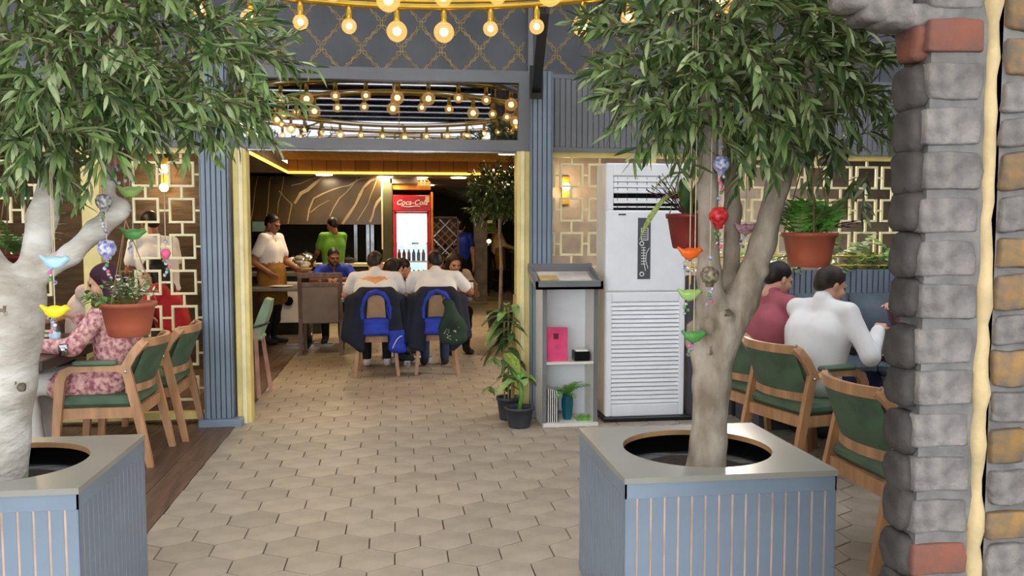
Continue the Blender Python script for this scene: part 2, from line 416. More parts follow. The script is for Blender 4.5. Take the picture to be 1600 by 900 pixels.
# lattice screens of linked squares
SQ = mesh_from('square', *(lambda b: (b.v, b.f))((lambda b, s, t, d: b.box(-s, s, -d, d, s - t, s).box(-s, s, -d, d, -s, -s + t).box(-s, -s + t, -d, d, -s + t, s - t).box(s - t, s, -d, d, -s + t, s - t))(MB(), .1, .018, .012)), 'cream_lattice')
def lattice(name, x0, x1, cx0, pz, px, z0, z1, zc, posts, label, group=None):
    r = empty(name, ((x0 + x1) / 2, YF + .05, 0), label, 'screen', group); ox, oy = r.location.x, r.location.y
    for (za, zb) in ((z1 - .045, z1), (z0, z0 + .06)): MB().box(x0, x1, oy - .03, oy + .03, za, zb).build('rail', 'yellow', r)
    for (a, b) in posts: MB().cbox(a, b, oy - .05, oy + .03, z0, z1, .005).build('post', 'yellow', r)
    hc = mesh_from('link', *(lambda b: (b.v, b.f))(MB().box(.1, px - .1, -.008, .008, -.008, .008)), 'cream_lattice')
    vc = mesh_from('link', *(lambda b: (b.v, b.f))(MB().box(-.009, .009, -.008, .008, -pz + .1, -.1)), 'cream_lattice')
    zz = zc; cs = []; x = cx0
    while x - .1 < x1: cs.append(x); x += px
    first = True
    while zz - .1 > z0 + .03:
        for k, x in enumerate(cs):
            if any(a - .09 < x < b + .09 for a, b in posts): continue
            link('square', SQ, r, (x - ox, 0, zz))
            if k + 1 < len(cs) and not any(a - .09 < cs[k + 1] < b + .09 for a, b in posts): link('link', hc, r, (x - ox, 0, zz))
            if zz - pz - .1 > z0 + .03: link('link', vc, r, (x - ox, 0, zz))
            if first: link('link', vc, r, (x - ox, 0, zz + pz))
        zz -= pz; first = False
    return r
pzl = (at(233, 272, YF).z - at(233, 386, YF).z) / 2
lattice('lattice_screen', -4.6, -1.52, at(283, 272, YF + .05).x - .272 * 10, pzl, .272, .03, 2.19, at(233, 272, YF + .05).z, [(at(126, 300, YF).x, at(155, 300, YF).x), (-4.6, -4.48)], 'cream lattice screen of linked squares left of the entrance')
pzr = at(893, 274, YF).z - at(893, 328, YF).z
lattice('lattice_screen', 1.24, 4.56, at(893, 274, YF + .05).x - .24, pzr, .24, .03, 2.19, at(893, 274, YF + .05).z, [(4.44, 4.56), (2.1, 2.16)], 'cream lattice screen of linked squares behind the white air conditioner')

# ------------------------------------------------------------------ the setting: terrace roof
rf = struct(empty('ceiling', (0, 2, 3.62)), 'dark slatted terrace roof')
ms = mesh_from('slat', *(lambda b: (b.v, b.f))(MB().box(-7, 7, -.26, .26, 0, .022)), 'roof_slat')
y = 6.8
while y > -3.2: link('slat', ms, rf, (0, y - 2, 0)); y -= .72
for x in (-6.9, -2.4, 2.4, 6.9): MB().box(x - .05, x + .05, -3.4, 7, 3.67, 3.8).build('rafter', 'roof_slat', rf)
for x in (-6.9, 6.9): MB().box(x - .08, x + .08, -3.3, -3.14, 0, 3.7).build('post', 'roof_slat', rf)

struct(MB().box(-7.2, -7.0, -3.4, YF, 0, 3.75).build('wall_added_left', 'paint'))  # unseen side wall, added to keep skylight off the side faces
struct(MB().box(7.0, 7.2, -3.4, YF, 0, 3.75).build('wall_added_right', 'paint'))  # its unseen counterpart, added to block sky from the right
# ------------------------------------------------------------------ the setting: dining room inside
struct(MB().box(-7, -2.05, 9.7, 9.85, 0, 3.2).build('wall_left', 'brick_wall'))
struct(MB().box(1.75, 7, 9.7, 9.85, 0, 3.2).build('wall_right', 'wall_taupe'))
struct(MB().box(-7, -6.85, 7.14, 24, 0, 3.2).box(6.85, 7, 7.14, 24, 0, 3.2).build('wall_sides', 'wall_dark'))
struct(MB().box(-7, 7, 22.6, 22.8, 0, 3.2).box(-2.05, -1.95, 24, 24.1, 0, 1).build('wall_back', 'wall_green'))
ic = struct(empty('ceiling_inside', (0, 11, 2.45)), 'dining room ceiling with a glowing recessed tray'); ic.name = 'ceiling_2'
cl = MB()
cl.box(-7, -1.75, 7.14, 15, 2.45, 2.6).box(2.6, 7, 7.14, 15, 2.45, 2.6).box(-7, 7, 14.115, 23, 2.45, 2.6)
cl.build('soffit', 'wall_taupe', ic)
MB().box(-1.9, 2.7, 7.14, 14.2, 2.66, 2.72).box(-1.75, 2.6, 14.1, 14.114, 2.475, 2.66).build('tray', 'ceil_brick', ic)
MB().box(-1.75, -1.735, 7.2, 14.1, 2.44, 2.475).box(-1.735, 2.6, 14.085, 14.1, 2.44, 2.475).build('led_strip', 'led', ic)
for k, px in enumerate((601, 660, 716)):
    p = at(px, 277, 15)
    d = MB().lathe([(.09, 0), (.09, .012)], (p.x, 15, 2.436), 16).build('downlight', 'downlight', ic)
def lamp(kind, name, loc, energy, col, size=.2, rot=(0, 0, 0), spot=None):
    l = bpy.data.lights.new(name, kind); l.energy = energy; l.color = col
    if kind == 'AREA': l.shape = 'DISK'; l.size = size
    else: l.shadow_soft_size = size
    if kind == 'SPOT': l.spot_size = spot; l.spot_blend = .6
    o = bpy.data.objects.new(name, l); COL.objects.link(o); o.location = loc; o.rotation_euler = rot; return o
WARM = (1, .76, .44)
# ceiling spot clusters over the dining tables, and their light
sm = mesh_from('spot_head', *(lambda b: (b.v, b.f))(MB().lathe([(.03, .07), (.035, .0), (.03, -.01)], (0, 0, 0), 10)), 'black_steel')
se = mesh_from('spot_lens', *(lambda b: (b.v, b.f))(MB().lathe([(.001, -.013), (.028, -.012), (.028, -.01)], (0, 0, 0), 10)), 'downlight')
for k, (X, Y) in enumerate(((.06, 10.55), (.68, 10.5))):
    t = empty('ceiling_spot', (X, Y, 2.5), ['left', 'right'][k] + ' cluster of three small ceiling spots above the entrance', 'lamp', 'ceiling spot clusters')
    MB().box(X - .19, X + .19, Y - .02, Y + .02, 2.6, 2.66).build('bar', 'black_steel', t)
    for dx in (-.14, 0, .14):
        h = link('spot_head', sm, t, (dx, 0, .04)); link('spot_lens', se, h)
    lamp('SPOT', 'spot_light', (X, Y, 2.5), 6, WARM, .06, spot=2.4)
for (X, Y, e) in ((-1.1, 9.2, 6), (-.9, 12.0, 16), (1.6, 12.5, 14), (-.22, 14.9, 10), (1.05, 14.9, 6), (-1.2, 14.4, 10), (1.9, 19.5, 18), (-3.5, 8.3, 16), (3.4, 8.4, 60), (.6, 17.5, 5)):  # room lights, mostly added to brighten the interior without a known fitting
    zc = 2.66 if (-1.75 < X < 2.6 and Y < 14.1) else 2.45
    MB().lathe([(.13, 0), (.13, .015)], (X, Y, zc - .016), 16).build('downlight', 'downlight', ic)  # glowing disc added as a fitting for each of these lights
    lamp('AREA', 'added_room_light', (X, Y, zc - .03), e, WARM if X < 3 else (1, .92, .8), .25)
# ------------------------------------------------------------------ planter boxes
def planter(x0, x1, y0, y1, label):
    zt = .655; cx, cy = (x0 + x1) / 2, (y0 + y1) / 2
    r = empty('planter_box', (cx, cy, 0), label, 'planter', 'slatted planter boxes')
    MB().box(x0 + .006, x1 - .006, y0 + .006, y1 - .006, .02, zt - .02).build('core', 'groove', r)
    # top board with a round hole
    n = 48; R = .30; V = []; Fc = []; mi = []
    def sq(th):
        c, s = math.cos(th), math.sin(th); hx, hy = (x1 - x0) / 2 + .004, (y1 - y0) / 2 + .004
        t = min(hx / abs(c) if abs(c) > 1e-6 else 9, hy / abs(s) if abs(s) > 1e-6 else 9); return (c * t, s * t)
    ths = sorted([2 * PI * i / n for i in range(n)] + [math.atan2(b, a) % (2 * PI) for a in (-(x1 - x0) - .008, (x1 - x0) + .008) for b in (-(y1 - y0) - .008, (y1 - y0) + .008)])
    n = len(ths)
    for th in ths:
        a, b = R * math.cos(th), R * math.sin(th); c, d = sq(th)
        V += [(a, b, zt - .022), (a, b, zt), (c, d, zt), (c, d, zt - .022)]
    for i in range(n):
        p, q = i * 4, ((i + 1) % n) * 4
        Fc += [(p, q, q + 1, p + 1), (p + 1, q + 1, q + 2, p + 2), (p + 2, q + 2, q + 3, p + 3)]; mi += [1, 0, 0]
    me = mesh_from('top_board', V, Fc, ['planter_top', 'wood_tan'], mi)
    bm = bmesh.new(); bm.from_mesh(me); bmesh.ops.recalc_face_normals(bm, faces=bm.faces)
    bm.to_mesh(me); bm.free(); link('top_board', me, r)
    # bands and slats on each face
    def face(w, org, rz):
        g = 15; gw = .0075; band = .055; ed = .045; pitch = (w - 2 * ed) / (g - 1)
        for za, zb_ in ((zt - .022 - band, zt - .022), (0, .04)):
            o = MB().box(-w / 2, w / 2, 0, .006, za, zb_).build('band', 'paint_blue', r, local=True); o.location = org; o.rotation_euler = (0, 0, rz)
        key = round(w, 3)
        mid = mesh_from('slat', *(lambda b: (b.v, b.f))(MB().cbox(-pitch / 2 + gw / 2, pitch / 2 - gw / 2, 0, .006, .04, zt - .022 - band, .0012)), 'paint_blue')
        end = mesh_from('slat', *(lambda b: (b.v, b.f))(MB().cbox(-ed / 2, ed / 2 - gw / 2, 0, .006, .04, zt - .022 - band, .0012)), 'paint_blue')
        R3 = Matrix.Rotation(rz, 3, 'Z')
        for i in range(g - 1): link('slat', mid, r, Vector(org) + R3 @ Vector((-w / 2 + ed + pitch * (i + .5), 0, 0)), (0, 0, rz))
        link('slat', end, r, Vector(org) + R3 @ Vector((-w / 2 + ed / 2, 0, 0)), (0, 0, rz))
        link('slat', end, r, Vector(org) + R3 @ Vector((w / 2 - ed / 2 + gw / 2, 0, 0)), (0, 0, rz))
    hx, hy = (x1 - x0) / 2, (y1 - y0) / 2
    face(x1 - x0, (0, -hy, 0), 0); face(y1 - y0, (hx, 0, 0), PI / 2); face(x1 - x0, (0, hy, 0), PI); face(y1 - y0, (-hx, 0, 0), -PI / 2)
    MB().lathe([(.34, .3), (.36, zt - .024), (.345, zt - .03), (.33, .56), (.001, .555)], (cx, cy, 0), 32).build('pot_liner', 'black_gloss', r, smooth=True)
    MB().lathe([(.33, .54), (.2, .565), (.001, .57)], (cx, cy, 0), 24).build('soil', 'soil', r, smooth=True)
    return r
# core must not fill the hole: replace by four walls
def fix_core(r, x0, x1, y0, y1):
    c = [o for o in r.children if o.name.startswith('core')][0]; bpy.data.objects.remove(c)
    MB().box(x0 + .002, x1 - .002, y0 + .002, y0 + .03, .02, .633).box(x0 + .002, x1 - .002, y1 - .03, y1 - .002, .02, .633).box(x0 + .002, x0 + .03, y0 + .03, y1 - .03, .02, .633).box(x1 - .03, x1 - .002, y0 + .03, y1 - .03, .02, .633).build('core', 'groove', r)
PR = (.803, 1.613, 2.93, 3.71); PL = (-1.92, -1.11, 3.07, 3.85)
fix_core(planter(*PR, 'blue-grey slatted planter box in front of the white air conditioner'), *PR)
fix_core(planter(*PL, 'blue-grey slatted planter box at the left, beside the plank floor'), *PL)

# ------------------------------------------------------------------ festoon ring lamps
def ring_lamp(c, label):
    r = empty('ring_lamp', c, label, 'lamp', 'gold ring lamps under the roof')
    for R in (2.2, 1.45):
        MB().tube([(R * math.cos(a), R * math.sin(a), 0) for a in np.linspace(0, 2 * PI, 97)[:-1]], .021, 8, True).build('ring', 'gold', r, True, True)
        MB().tube([(R * math.cos(a), R * math.sin(a), .035) for a in np.linspace(0, 2 * PI, 97)[:-1]], .010, 6, True).build('cable', 'gold', r, True, True)
    for k in range(8):
        a = PI / 2 + .03 + k * PI / 4
        p = [(q * math.cos(a), q * math.sin(a), .02 - .05 * math.sin(PI * (q - 1.45) / .75)) for q in np.linspace(1.45, 2.2, 7)]
        MB().tube(p, .014, 6).build('spoke', 'gold', r, True, True)
    for k in range(3):
        a = PI / 2 + k * 2 * PI / 3
        MB().tube([(1.45 * math.cos(a), 1.45 * math.sin(a), 0), (1.45 * math.cos(a), 1.45 * math.sin(a), 3.62 - c[2])], .008, 6).build('hanger', 'gold', r, True, True)
    return r
def bulbmeshes(R):
    gl = MB().lathe([(.016, .0)] + [(max(.001, R * math.sin(t)), -R - .006 + R * math.cos(t)) for t in np.linspace(.32, PI, 11)], (0, 0, 0), 16)
    fi = MB().ball((0, 0, -R - .006), R * .42, 8)
    so = MB().lathe([(.012, .075), (.019, .07), (.021, .0), (.017, -.012), (.014, -.02)], (0, 0, 0), 10)
    return [mesh_from(n, b.v, b.f, m, None, True) for n, b, m in (('bulb', gl, 'bulb_glass'), ('filament', fi, 'filament'), ('socket', so, 'gold'))]
BIG, SML = bulbmeshes(.066), bulbmeshes(.048)
def bulbs(r, R, n, ph=0):
    for k in range(n):
        a = PI / 2 + ph + 2 * PI * k / n; mset = BIG if k % 3 == 0 else SML
        b = link('bulb', mset[0], r, (R * math.cos(a), R * math.sin(a), -.085)); link('filament', mset[1], b); link('socket', mset[2], b)
R1C = (.03, 3.4, 2.97)
rl = ring_lamp(R1C, 'gold double ring lamp with round bulbs above the entrance path'); bulbs(rl, 2.2, 46, .012); bulbs(rl, 1.45, 30, .05)
rl2 = ring_lamp((.03, -1.6, 2.97), 'gold double ring lamp seen only in the transom mirror'); bulbs(rl2, 2.2, 46, .03); bulbs(rl2, 1.45, 30)
p0, p1 = at(850, 16, 5.6), at(838, 142, 6.84)
st = empty('steel_strut', (p1.x, p1.y, 0), 'black flat steel strut from the ring lamp to the right entrance post', 'bracket')
MB().sweep([p0, (p0 + p1) / 2 + Vector((0, 0, .0)), p1], .07, .03).build('bar', 'black_steel', st)
MB().box(p1.x - .05, p1.x + .05, 6.84, 6.87, p1.z - .06, p1.z + .2).build('wall_plate', 'black_steel', st)
MB().lathe([(.03, -.03), (.03, .03)], p0, 10).build('clamp', 'black_steel', st)

# ------------------------------------------------------------------ air conditioner
def ac_unit():
    x0, x1, y0, y1 = 1.64, 2.305, 6.63, 6.97; zb, zt = .035, 2.075
    r = empty('air_conditioner', ((x0 + x1) / 2, (y0 + y1) / 2, 0), 'white floor-standing air conditioner with louvred lower panel', 'air conditioner')
    MB().cbox(x0 - .02, x1 + .05, y0 - .06, y1, 0, zb, .004).build('base', 'black_steel', r)
    MB().cbox(x0, x1, y0 + .02, y1, zb, zt, .012).build('body', 'ac_side', r)
    MB().cbox(x0 + .004, x1 - .004, y0, y0 + .03, 1.05, 1.70, .01).build('upper_panel', 'ac_white', r)
    f = MB().cbox(x0 + .004, x0 + .06, y0, y0 + .03, 1.70, zt - .004, .008).cbox(x1 - .06, x1 - .004, y0, y0 + .03, 1.70, zt - .004, .008).cbox(x0 + .06, x1 - .06, y0, y0 + .03, 1.97, zt - .004, .008)
    f.build('outlet_frame', 'ac_white', r)
    MB().box(x0 + .05, x1 - .05, y0 + .018, y0 + .024, 1.69, 1.98).build('outlet_recess', 'black_gloss', r)
    vane = mesh_from('vane', *(lambda b: (b.v, b.f))(MB().cbox(-.27, .27, -.012, .006, -.021, .021, .004)), 'ac_white')
    for z in (1.945, 1.90, 1.855, 1.775): link('vane', vane, r, (0, y0 + .016 - r.location.y, z), (-.12, 0, 0))
    thin = mesh_from('vane', *(lambda b: (b.v, b.f))(MB().box(-.27, .27, -.01, .006, -.006, .006)), 'ac_white')
    link('vane', thin, r, (0, y0 + .016 - r.location.y, 1.727))
    vv = mesh_from('deflector', *(lambda b: (b.v, b.f))(MB().box(-.002, .002, 0, .016, -.13, .13)), 'dark')
    for k in range(7): link('deflector', vv, r, (-.24 + .08 * k, y0 + .004 - r.location.y, 1.83))
    # control strip with printed leaf pattern
    cp = MB().box(1.90, 2.005, y0 - .004, y0, 1.15, 1.64).build('control_strip', 'paint_dark', r)
    g = MB(); yy = y0 - .006
    for (a, b, c, d) in ((1.925, 1.985, 1.46, 1.56),):
        g.box(a, b, yy, yy + .003, d - .006, d).box(a, b, yy, yy + .003, c, c + .006).box(a, a + .006, yy, yy + .003, c, d).box(b - .006, b, yy, yy + .003, c, d)
    for cxz in ((1.932, 1.435), (1.935, 1.19)): g.tube([(cxz[0] + .016 * math.cos(t), yy, cxz[1] + .016 * math.sin(t)) for t in np.linspace(0, 2 * PI, 17)[:-1]], .004, 5, True)
    g.tube([(1.948, yy, 1.40), (1.95, yy, 1.28), (1.965, yy, 1.215)], .003, 5); g.tube([(1.995, yy, 1.40), (1.972, yy, 1.36), (1.966, yy, 1.30), (1.985, yy, 1.235)], .003, 5)
    for k in range(7): g.box(1.938 - .01, 1.938 + .026, yy, yy + .003, 1.40 - k * .022, 1.406 - k * .022)
    for k in range(5): g.box(1.935, 1.975, yy, yy + .003, 1.475 + k * .015, 1.479 + k * .015)
    g.build('print', 'white', cp)
    # lower grille
    MB().cbox(x0 + .004, x0 + .055, y0, y0 + .03, zb, 1.043, .008).cbox(x1 - .055, x1 - .004, y0, y0 + .03, zb, 1.043, .008).cbox(x0 + .055, x1 - .055, y0, y0 + .03, .965, 1.043, .006).cbox(x0 + .055, x1 - .055, y0, y0 + .03, zb, .135, .006).build('grille_frame', 'ac_white', r)
    MB().box(x0 + .05, x1 - .05, y0 + .02, y0 + .026, .13, .97).build('grille_back', 'ac_side', r)
    lv = mesh_from('louvre', *(lambda b: (b.v, b.f))(MB().cbox(-.282, .282, -.014, .004, -.016, .014, .003)), 'ac_white')
    for k in range(24): link('louvre', lv, r, (-.0, y0 + .018 - r.location.y, .152 + k * .0345), (-.35, 0, 0))
    MB().box(x0 + .1, x0 + .16, y0 - .002, y0 + .001, 1.66, 1.672).build('badge', 'steel', r)
ac_unit()

# ------------------------------------------------------------------ lectern stand with shelves
def lectern():
    x0, x1, y0, y1 = 1.108, 1.548, 6.5, 6.84
    r = empty('menu_stand', ((x0 + x1) / 2, (y0 + y1) / 2, 0), 'grey and white menu stand with sloping tray and two open shelves', 'stand')
    t = .032
    MB().box(x0, x0 + t, y0 + .008, y1, .03, 1.10).build('side_panel', 'ac_side', r); MB().box(x1 - t, x1, y0 + .008, y1, .03, 1.10).build('side_panel', 'ac_side', r)
    MB().box(x0, x0 + t, y0, y0 + .008, .03, 1.10).box(x1 - t, x1, y0, y0 + .008, .03, 1.10).build('edge_strip', 'paint', r)
    MB().box(x0 + t, x1 - t, y1 - .015, y1, .03, 1.10).build('back_panel', 'ac_white', r)
    MB().box(x0 + t, x1 - t, y0 + .005, y1 - .015, .492, .508).build('shelf', 'ac_side', r)
    MB().box(x0, x1, y0 - .03, y1, 0, .03).build('base_board', 'ac_side', r)
    tx0, tx1, ty0, ty1 = 1.045, 1.575, 6.44, 6.86; z0, z1 = 1.085, 1.19
    def q(a, b, c, d, h0, h1):  # sloping slab
        zz = lambda y: z0 + (z1 - z0) * (y - ty0) / (ty1 - ty0)
        return [(a, c, zz(c) + h0), (b, c, zz(c) + h0), (b, d, zz(d) + h0), (a, d, zz(d) + h0), (a, c, zz(c) + h1), (b, c, zz(c) + h1), (b, d, zz(d) + h1), (a, d, zz(d) + h1)]
    FB = [(0, 3, 2, 1), (4, 5, 6, 7), (0, 1, 5, 4), (1, 2, 6, 5), (2, 3, 7, 6), (3, 0, 4, 7)]
    m = MB(); m._add(q(tx0, tx1, ty0, ty1, 0, .02), FB); m.build('tray', 'planter_top', r)
    m = MB(); m._add(q(tx0, tx1, ty0, ty0 + .02, .0, .062), FB); m._add(q(tx0, tx0 + .02, ty0, ty1, .02, .062), FB); m._add(q(tx1 - .02, tx1, ty0, ty1, .02, .062), FB); m._add(q(tx0, tx1, ty1 - .02, ty1, .02, .08), FB)
    m.build('tray_rim', 'paint', r)
    m = MB(); m._add(q(tx0 + .06, tx1 - .06, ty0 + .05, ty1 - .06, .0205, .032), FB)
    tag(m.build('menu_card', 'menu'), 'pale menu sheet lying in the sloping tray of the stand', 'menu')
    m = MB(); m._add(q(1.09, 1.235, 6.5, 6.62, .033, .06), FB); k = tag(m.build('kraft_notebook', 'kraft'), 'small tan notebook at the left of the sloping tray', 'notebook')
    # things on the shelves
    b = empty('pink_box', (1.235, 6.58, .508), 'bright pink card folder standing on the upper shelf', 'folder')
    MB().cbox(1.145, 1.318, 6.56, 6.60, .509, .775, .003).build('cover', 'pink_box', b); MB().box(1.205, 1.245, 6.5585, 6.5600, .685, .73).build('emblem', 'wine', b)
    b = empty('card_box', (1.43, 6.59, .508), 'small black card box on the upper shelf of the stand', 'box')
    MB().cbox(1.372, 1.495, 6.54, 6.66, .509, .585, .004).build('box', 'black_gloss', b); MB().box(1.385, 1.482, 6.552, 6.65, .585, .595).build('cards', 'paper', b)
    b = empty('striped_folder', (1.19, 6.6, .03), 'black and white striped folders standing on the lower shelf', 'folder')
    for i in range(11): MB().mat(0).box(1.145 + i * .0085, 1.1515 + i * .0085, 6.515, 6.72, .031, .30 - i * .003).build('sheet', 'black_gloss' if i % 2 == 0 else 'paper', b)
    v = empty('fern_vase', (1.33, 6.62, .03), 'teal ribbed vase with an arching green fern on the lower shelf', 'plant')
    n = 24; prof = [(.03, .031), (.038, .06), (.048, .16), (.046, .20), (.038, .222), (.043, .235), (.036, .23), (.03, .2)]
    bm = MB(); bm.lathe(prof, (1.33, 6.62, 0), n)
    for i, p in enumerate(bm.v):
        if (i % n) % 2: p.x = 1.33 + (p.x - 1.33) * .9; p.y = 6.62 + (p.y - 6.62) * .9
    bm.build('vase', 'teal', v)
    for k in range(15):
        a = 2 * PI * k / 15 + .3; L = random.uniform(.16, .24); el = random.uniform(.5, 1.3)
        if math.sin(a) > .3: L *= .65
        frond((1.33, 6.62, .225), a, L, el, .035, 'leaf_bright', v)
    g = empty('moss_tuft', (1.44, 6.58, .03), 'low bright green artificial moss tuft on the lower shelf', 'plant')
    m = MB()
    for k in range(90):
        x, y = random.uniform(1.39, 1.505), random.uniform(6.53, 6.63); h = random.uniform(.02, .05)
        dx, dy = random.uniform(-.03, .03), random.uniform(-.03, .03)
        m._add([(x - .004, y, .031), (x + .004, y, .031), (x + dx, y + dy, .031 + h)], [(0, 1, 2)])
    m.build('tuft', 'leaf_bright', g)
def leafmesh(L, Wd, fold=.25, droop=.0, n=4):
    V = []; Fc = []
    for i in range(n + 1):
        t = i / n; w = Wd * (math.sin(PI * min(1, t * .92 + .08)) ** .8) if i < n else .0005
        z = -droop * L * t * t
        V += [(-w / 2, L * t, z + fold * w / 2), (0, L * t, z), (w / 2, L * t, z + fold * w / 2)]
    for i in range(n):
        a = i * 3; Fc += [(a, a + 1, a + 4, a + 3), (a + 1, a + 2, a + 5, a + 4)]
    return V, Fc
def frond(base, az, L, el, wid, mat, parent, n=11, name='frond'):
    # feathery fern frond: arching rib with leaflets
    m = MB(); P = []; p = Vector(base); e = el
    for i in range(n + 1):
        P.append(p.copy()); p = p + Vector((math.cos(az) * math.cos(e), math.sin(az) * math.cos(e), math.sin(e))) * L / n; e -= 1.25 / n
    m.tube(P, [.0022 * (1 - .7 * i / n) for i in range(n + 1)], 4)
    side = Vector((-math.sin(az), math.cos(az), 0))
    for i in range(1, n + 1):
        t = i / n; l = wid * math.sin(PI * (.15 + .82 * t)) + .004; d = (P[i] - P[i - 1]).normalized()
        for s in (-1, 1):
            q = P[i] + side * s * l + d * l * .45 - Vector((0, 0, l * .2)); w = d * (L / n * .42)
            m._add([P[i] - w, P[i] + w, q + w * .3, q - w * .3], [(0, 1, 2, 3)])
    return m.build(name, mat, parent)
lectern()
# ------------------------------------------------------------------ chairs and tables
def green_chair():
    r = empty('green_armchair', (0, 0, 0), 'x', 'chair')
    for s in (-1, 1):
        MB().sweep([(s * .275, .26, 0), (s * .272, .225, .40), (s * .27, .205, .585), (s * .27, .185, .63), (s * .27, .14, .655), (s * .27, 0, .66), (s * .268, -.2, .655)], .034, [.04, .055, .06, .06, .045, .04, .045], up=(0, 1, .3)).build('arm', 'wood', r)
        MB().sweep([(s * .272, -.33, 0), (s * .27, -.27, .3), (s * .268, -.195, .66)], .034, [.04, .055, .055], up=(0, 1, 0)).build('leg', 'wood', r)
        MB().sweep([(s * .266, -.17, .62), (s * .262, -.235, .74), (s * .255, -.285, .80), (s * .235, -.315, .825)], .034, [.06, .055, .055, .05], up=(0, 1, 0)).build('back_post', 'wood', r)
        MB().cbox(s * .27 - .032, s * .27 + .032, -.14, .13, .675, .708, .012).build('arm_pad', 'green_fabric', r)
        MB().ball((s * .288, -.195, .635), .009, 8).build('bolt', 'chrome', r)
    th = np.linspace(-1, 1, 13)
    top = [(.25 * a, -.375 + .075 * abs(a) ** 2.2, .815 - .0 * abs(a)) for a in th]
    MB().sweep(top, .028, .052).build('top_rail', 'wood', r)
    low = [(.262 * a, -.268 + .075 * abs(a) ** 2.2, .515) for a in th]
    MB().sweep(low, .028, .05).build('lower_rail', 'wood', r)
    m = MB()
    f = lambda o: (lambda u, v: ((.245 + .012 * (1 - v)) * (2 * u - 1), -.268 - .107 * v + .075 * abs(2 * u - 1) ** 2.2 + o, .535 + .26 * v))
    m.grid(f(.02), 12, 3); m.grid(f(-.012), 12, 3)
    m.build('backrest', 'green_fabric', r, True)
    MB().cbox(-.262, .262, -.25, .25, .40, .475, .025).build('seat', 'green_fabric', r)
    MB().box(-.256, .256, .215, .245, .33, .40).box(-.256, .256, -.26, -.23, .33, .40).box(-.262, -.235, -.24, .22, .33, .40).box(.235, .262, -.24, .22, .33, .40).build('seat_frame', 'wood', r)
    return r
GC = green_chair()
GCN = [0]
def put_chair(x, y, rz, label, group='green armchairs on the terrace'):
    o = GC if GCN[0] == 0 else copy_tree(GC)
    GCN[0] += 1; o.location = (x, y, 0); o.rotation_euler = (0, 0, rz); o['label'] = label; o['group'] = group; return o
put_chair(-1.94, 5.985, PI / 2, 'green upholstered wooden armchair under the woman in the floral dress')
put_chair(-1.88, 6.66, PI / 2, 'green upholstered wooden armchair against the lattice beside the left entrance post')
put_chair(2.63, 5.18, -1.33, 'green upholstered wooden armchair of the man in the white shirt')
put_chair(2.43, 3.76, -1.56, 'green upholstered wooden armchair nearest the stone pillar')
put_chair(2.60, 5.83, -1.40, 'green upholstered wooden armchair of the man in the pink polo shirt')

def table(name, x0, x1, y0, y1, zt, label, top='table_dark', legs=True, th=.045):
    r = empty(name, ((x0 + x1) / 2, (y0 + y1) / 2, 0), label, 'table')
    MB().cbox(x0, x1, y0, y1, zt - th, zt, .006).build('tabletop', top, r)
    cx, cy = (x0 + x1) / 2, (y0 + y1) / 2
    MB().tube([(cx, cy, .03), (cx, cy, zt - th)], .04, 12).build('pedestal', 'chrome', r, True)
    MB().box(cx - .3, cx + .3, cy - .035, cy + .035, 0.004, .035).box(cx - .035, cx + .035, cy - .3, cy + .3, .004, .034).build('foot', 'chrome', r)
    return r
table('dining_table', -3.25, -2.13, 5.42, 6.85, .76, 'dark wooden table the woman in floral dress leans on', th=.07)
table('dining_table', 3.02, 4.05, 3.55, 5.95, .76, 'dark wooden table in front of the blue bench')
table('dining_table', -.62, .80, 9.32, 10.9, .80, 'long grey-topped table behind the two youths in white shirts', 'table_grey', th=.04)
table('dining_table', -1.9, -.45, 11.05, 11.85, .80, 'grey-topped table behind the brown chair inside', 'table_grey', th=.04)

# side chairs of the youths: tan rounded back, splayed legs
def side_chair():
    r = empty('wooden_side_chair', (0, 0, 0), 'x', 'chair', 'wooden side chairs at the long inside table')
    for s in (-1, 1):
        MB().sweep([(s * .225, -.26, 0), (s * .185, -.2, .42)], .034, [.034, .05], up=(0, 1, 0)).build('leg', 'wood', r)
        MB().sweep([(s * .21, .22, 0), (s * .19, .18, .42)], .034, [.034, .05], up=(0, 1, 0)).build('leg', 'wood', r)
        MB().sweep([(s * .185, -.2, .40), (s * .165, -.235, .6), (s * .15, -.26, .84)], .03, .045, up=(0, 1, 0)).build('back_post', 'wood', r)
    MB().cbox(-.215, .215, -.215, .215, .42, .485, .02).build('seat', 'wood_tan', r)
    MB().box(-.2, .2, -.21, -.185, .36, .42).box(-.2, .2, .165, .19, .36, .42).build('seat_frame', 'wood', r)
    pts = [(.19 * math.cos(a) * (1 if abs(math.cos(a)) < .9 else 1), .76 + .165 * math.sin(a)) for a in np.linspace(0, 2 * PI, 25)[:-1]]
    m = MB().poly([(max(-.17, min(.17, u)), z) for u, z in pts], .022, y0=-.262); m.build('backrest', 'wood_tan', r)
    return r
c1 = side_chair(); c1.location = (-.235, 9.24, 0); c1['label'] = 'wooden side chair of the youth with the orange-printed shirt'
c2 = copy_tree(c1); c2.location = (.40, 9.27, 0); c2['label'] = 'wooden side chair with a green drawstring bag hanging on it'

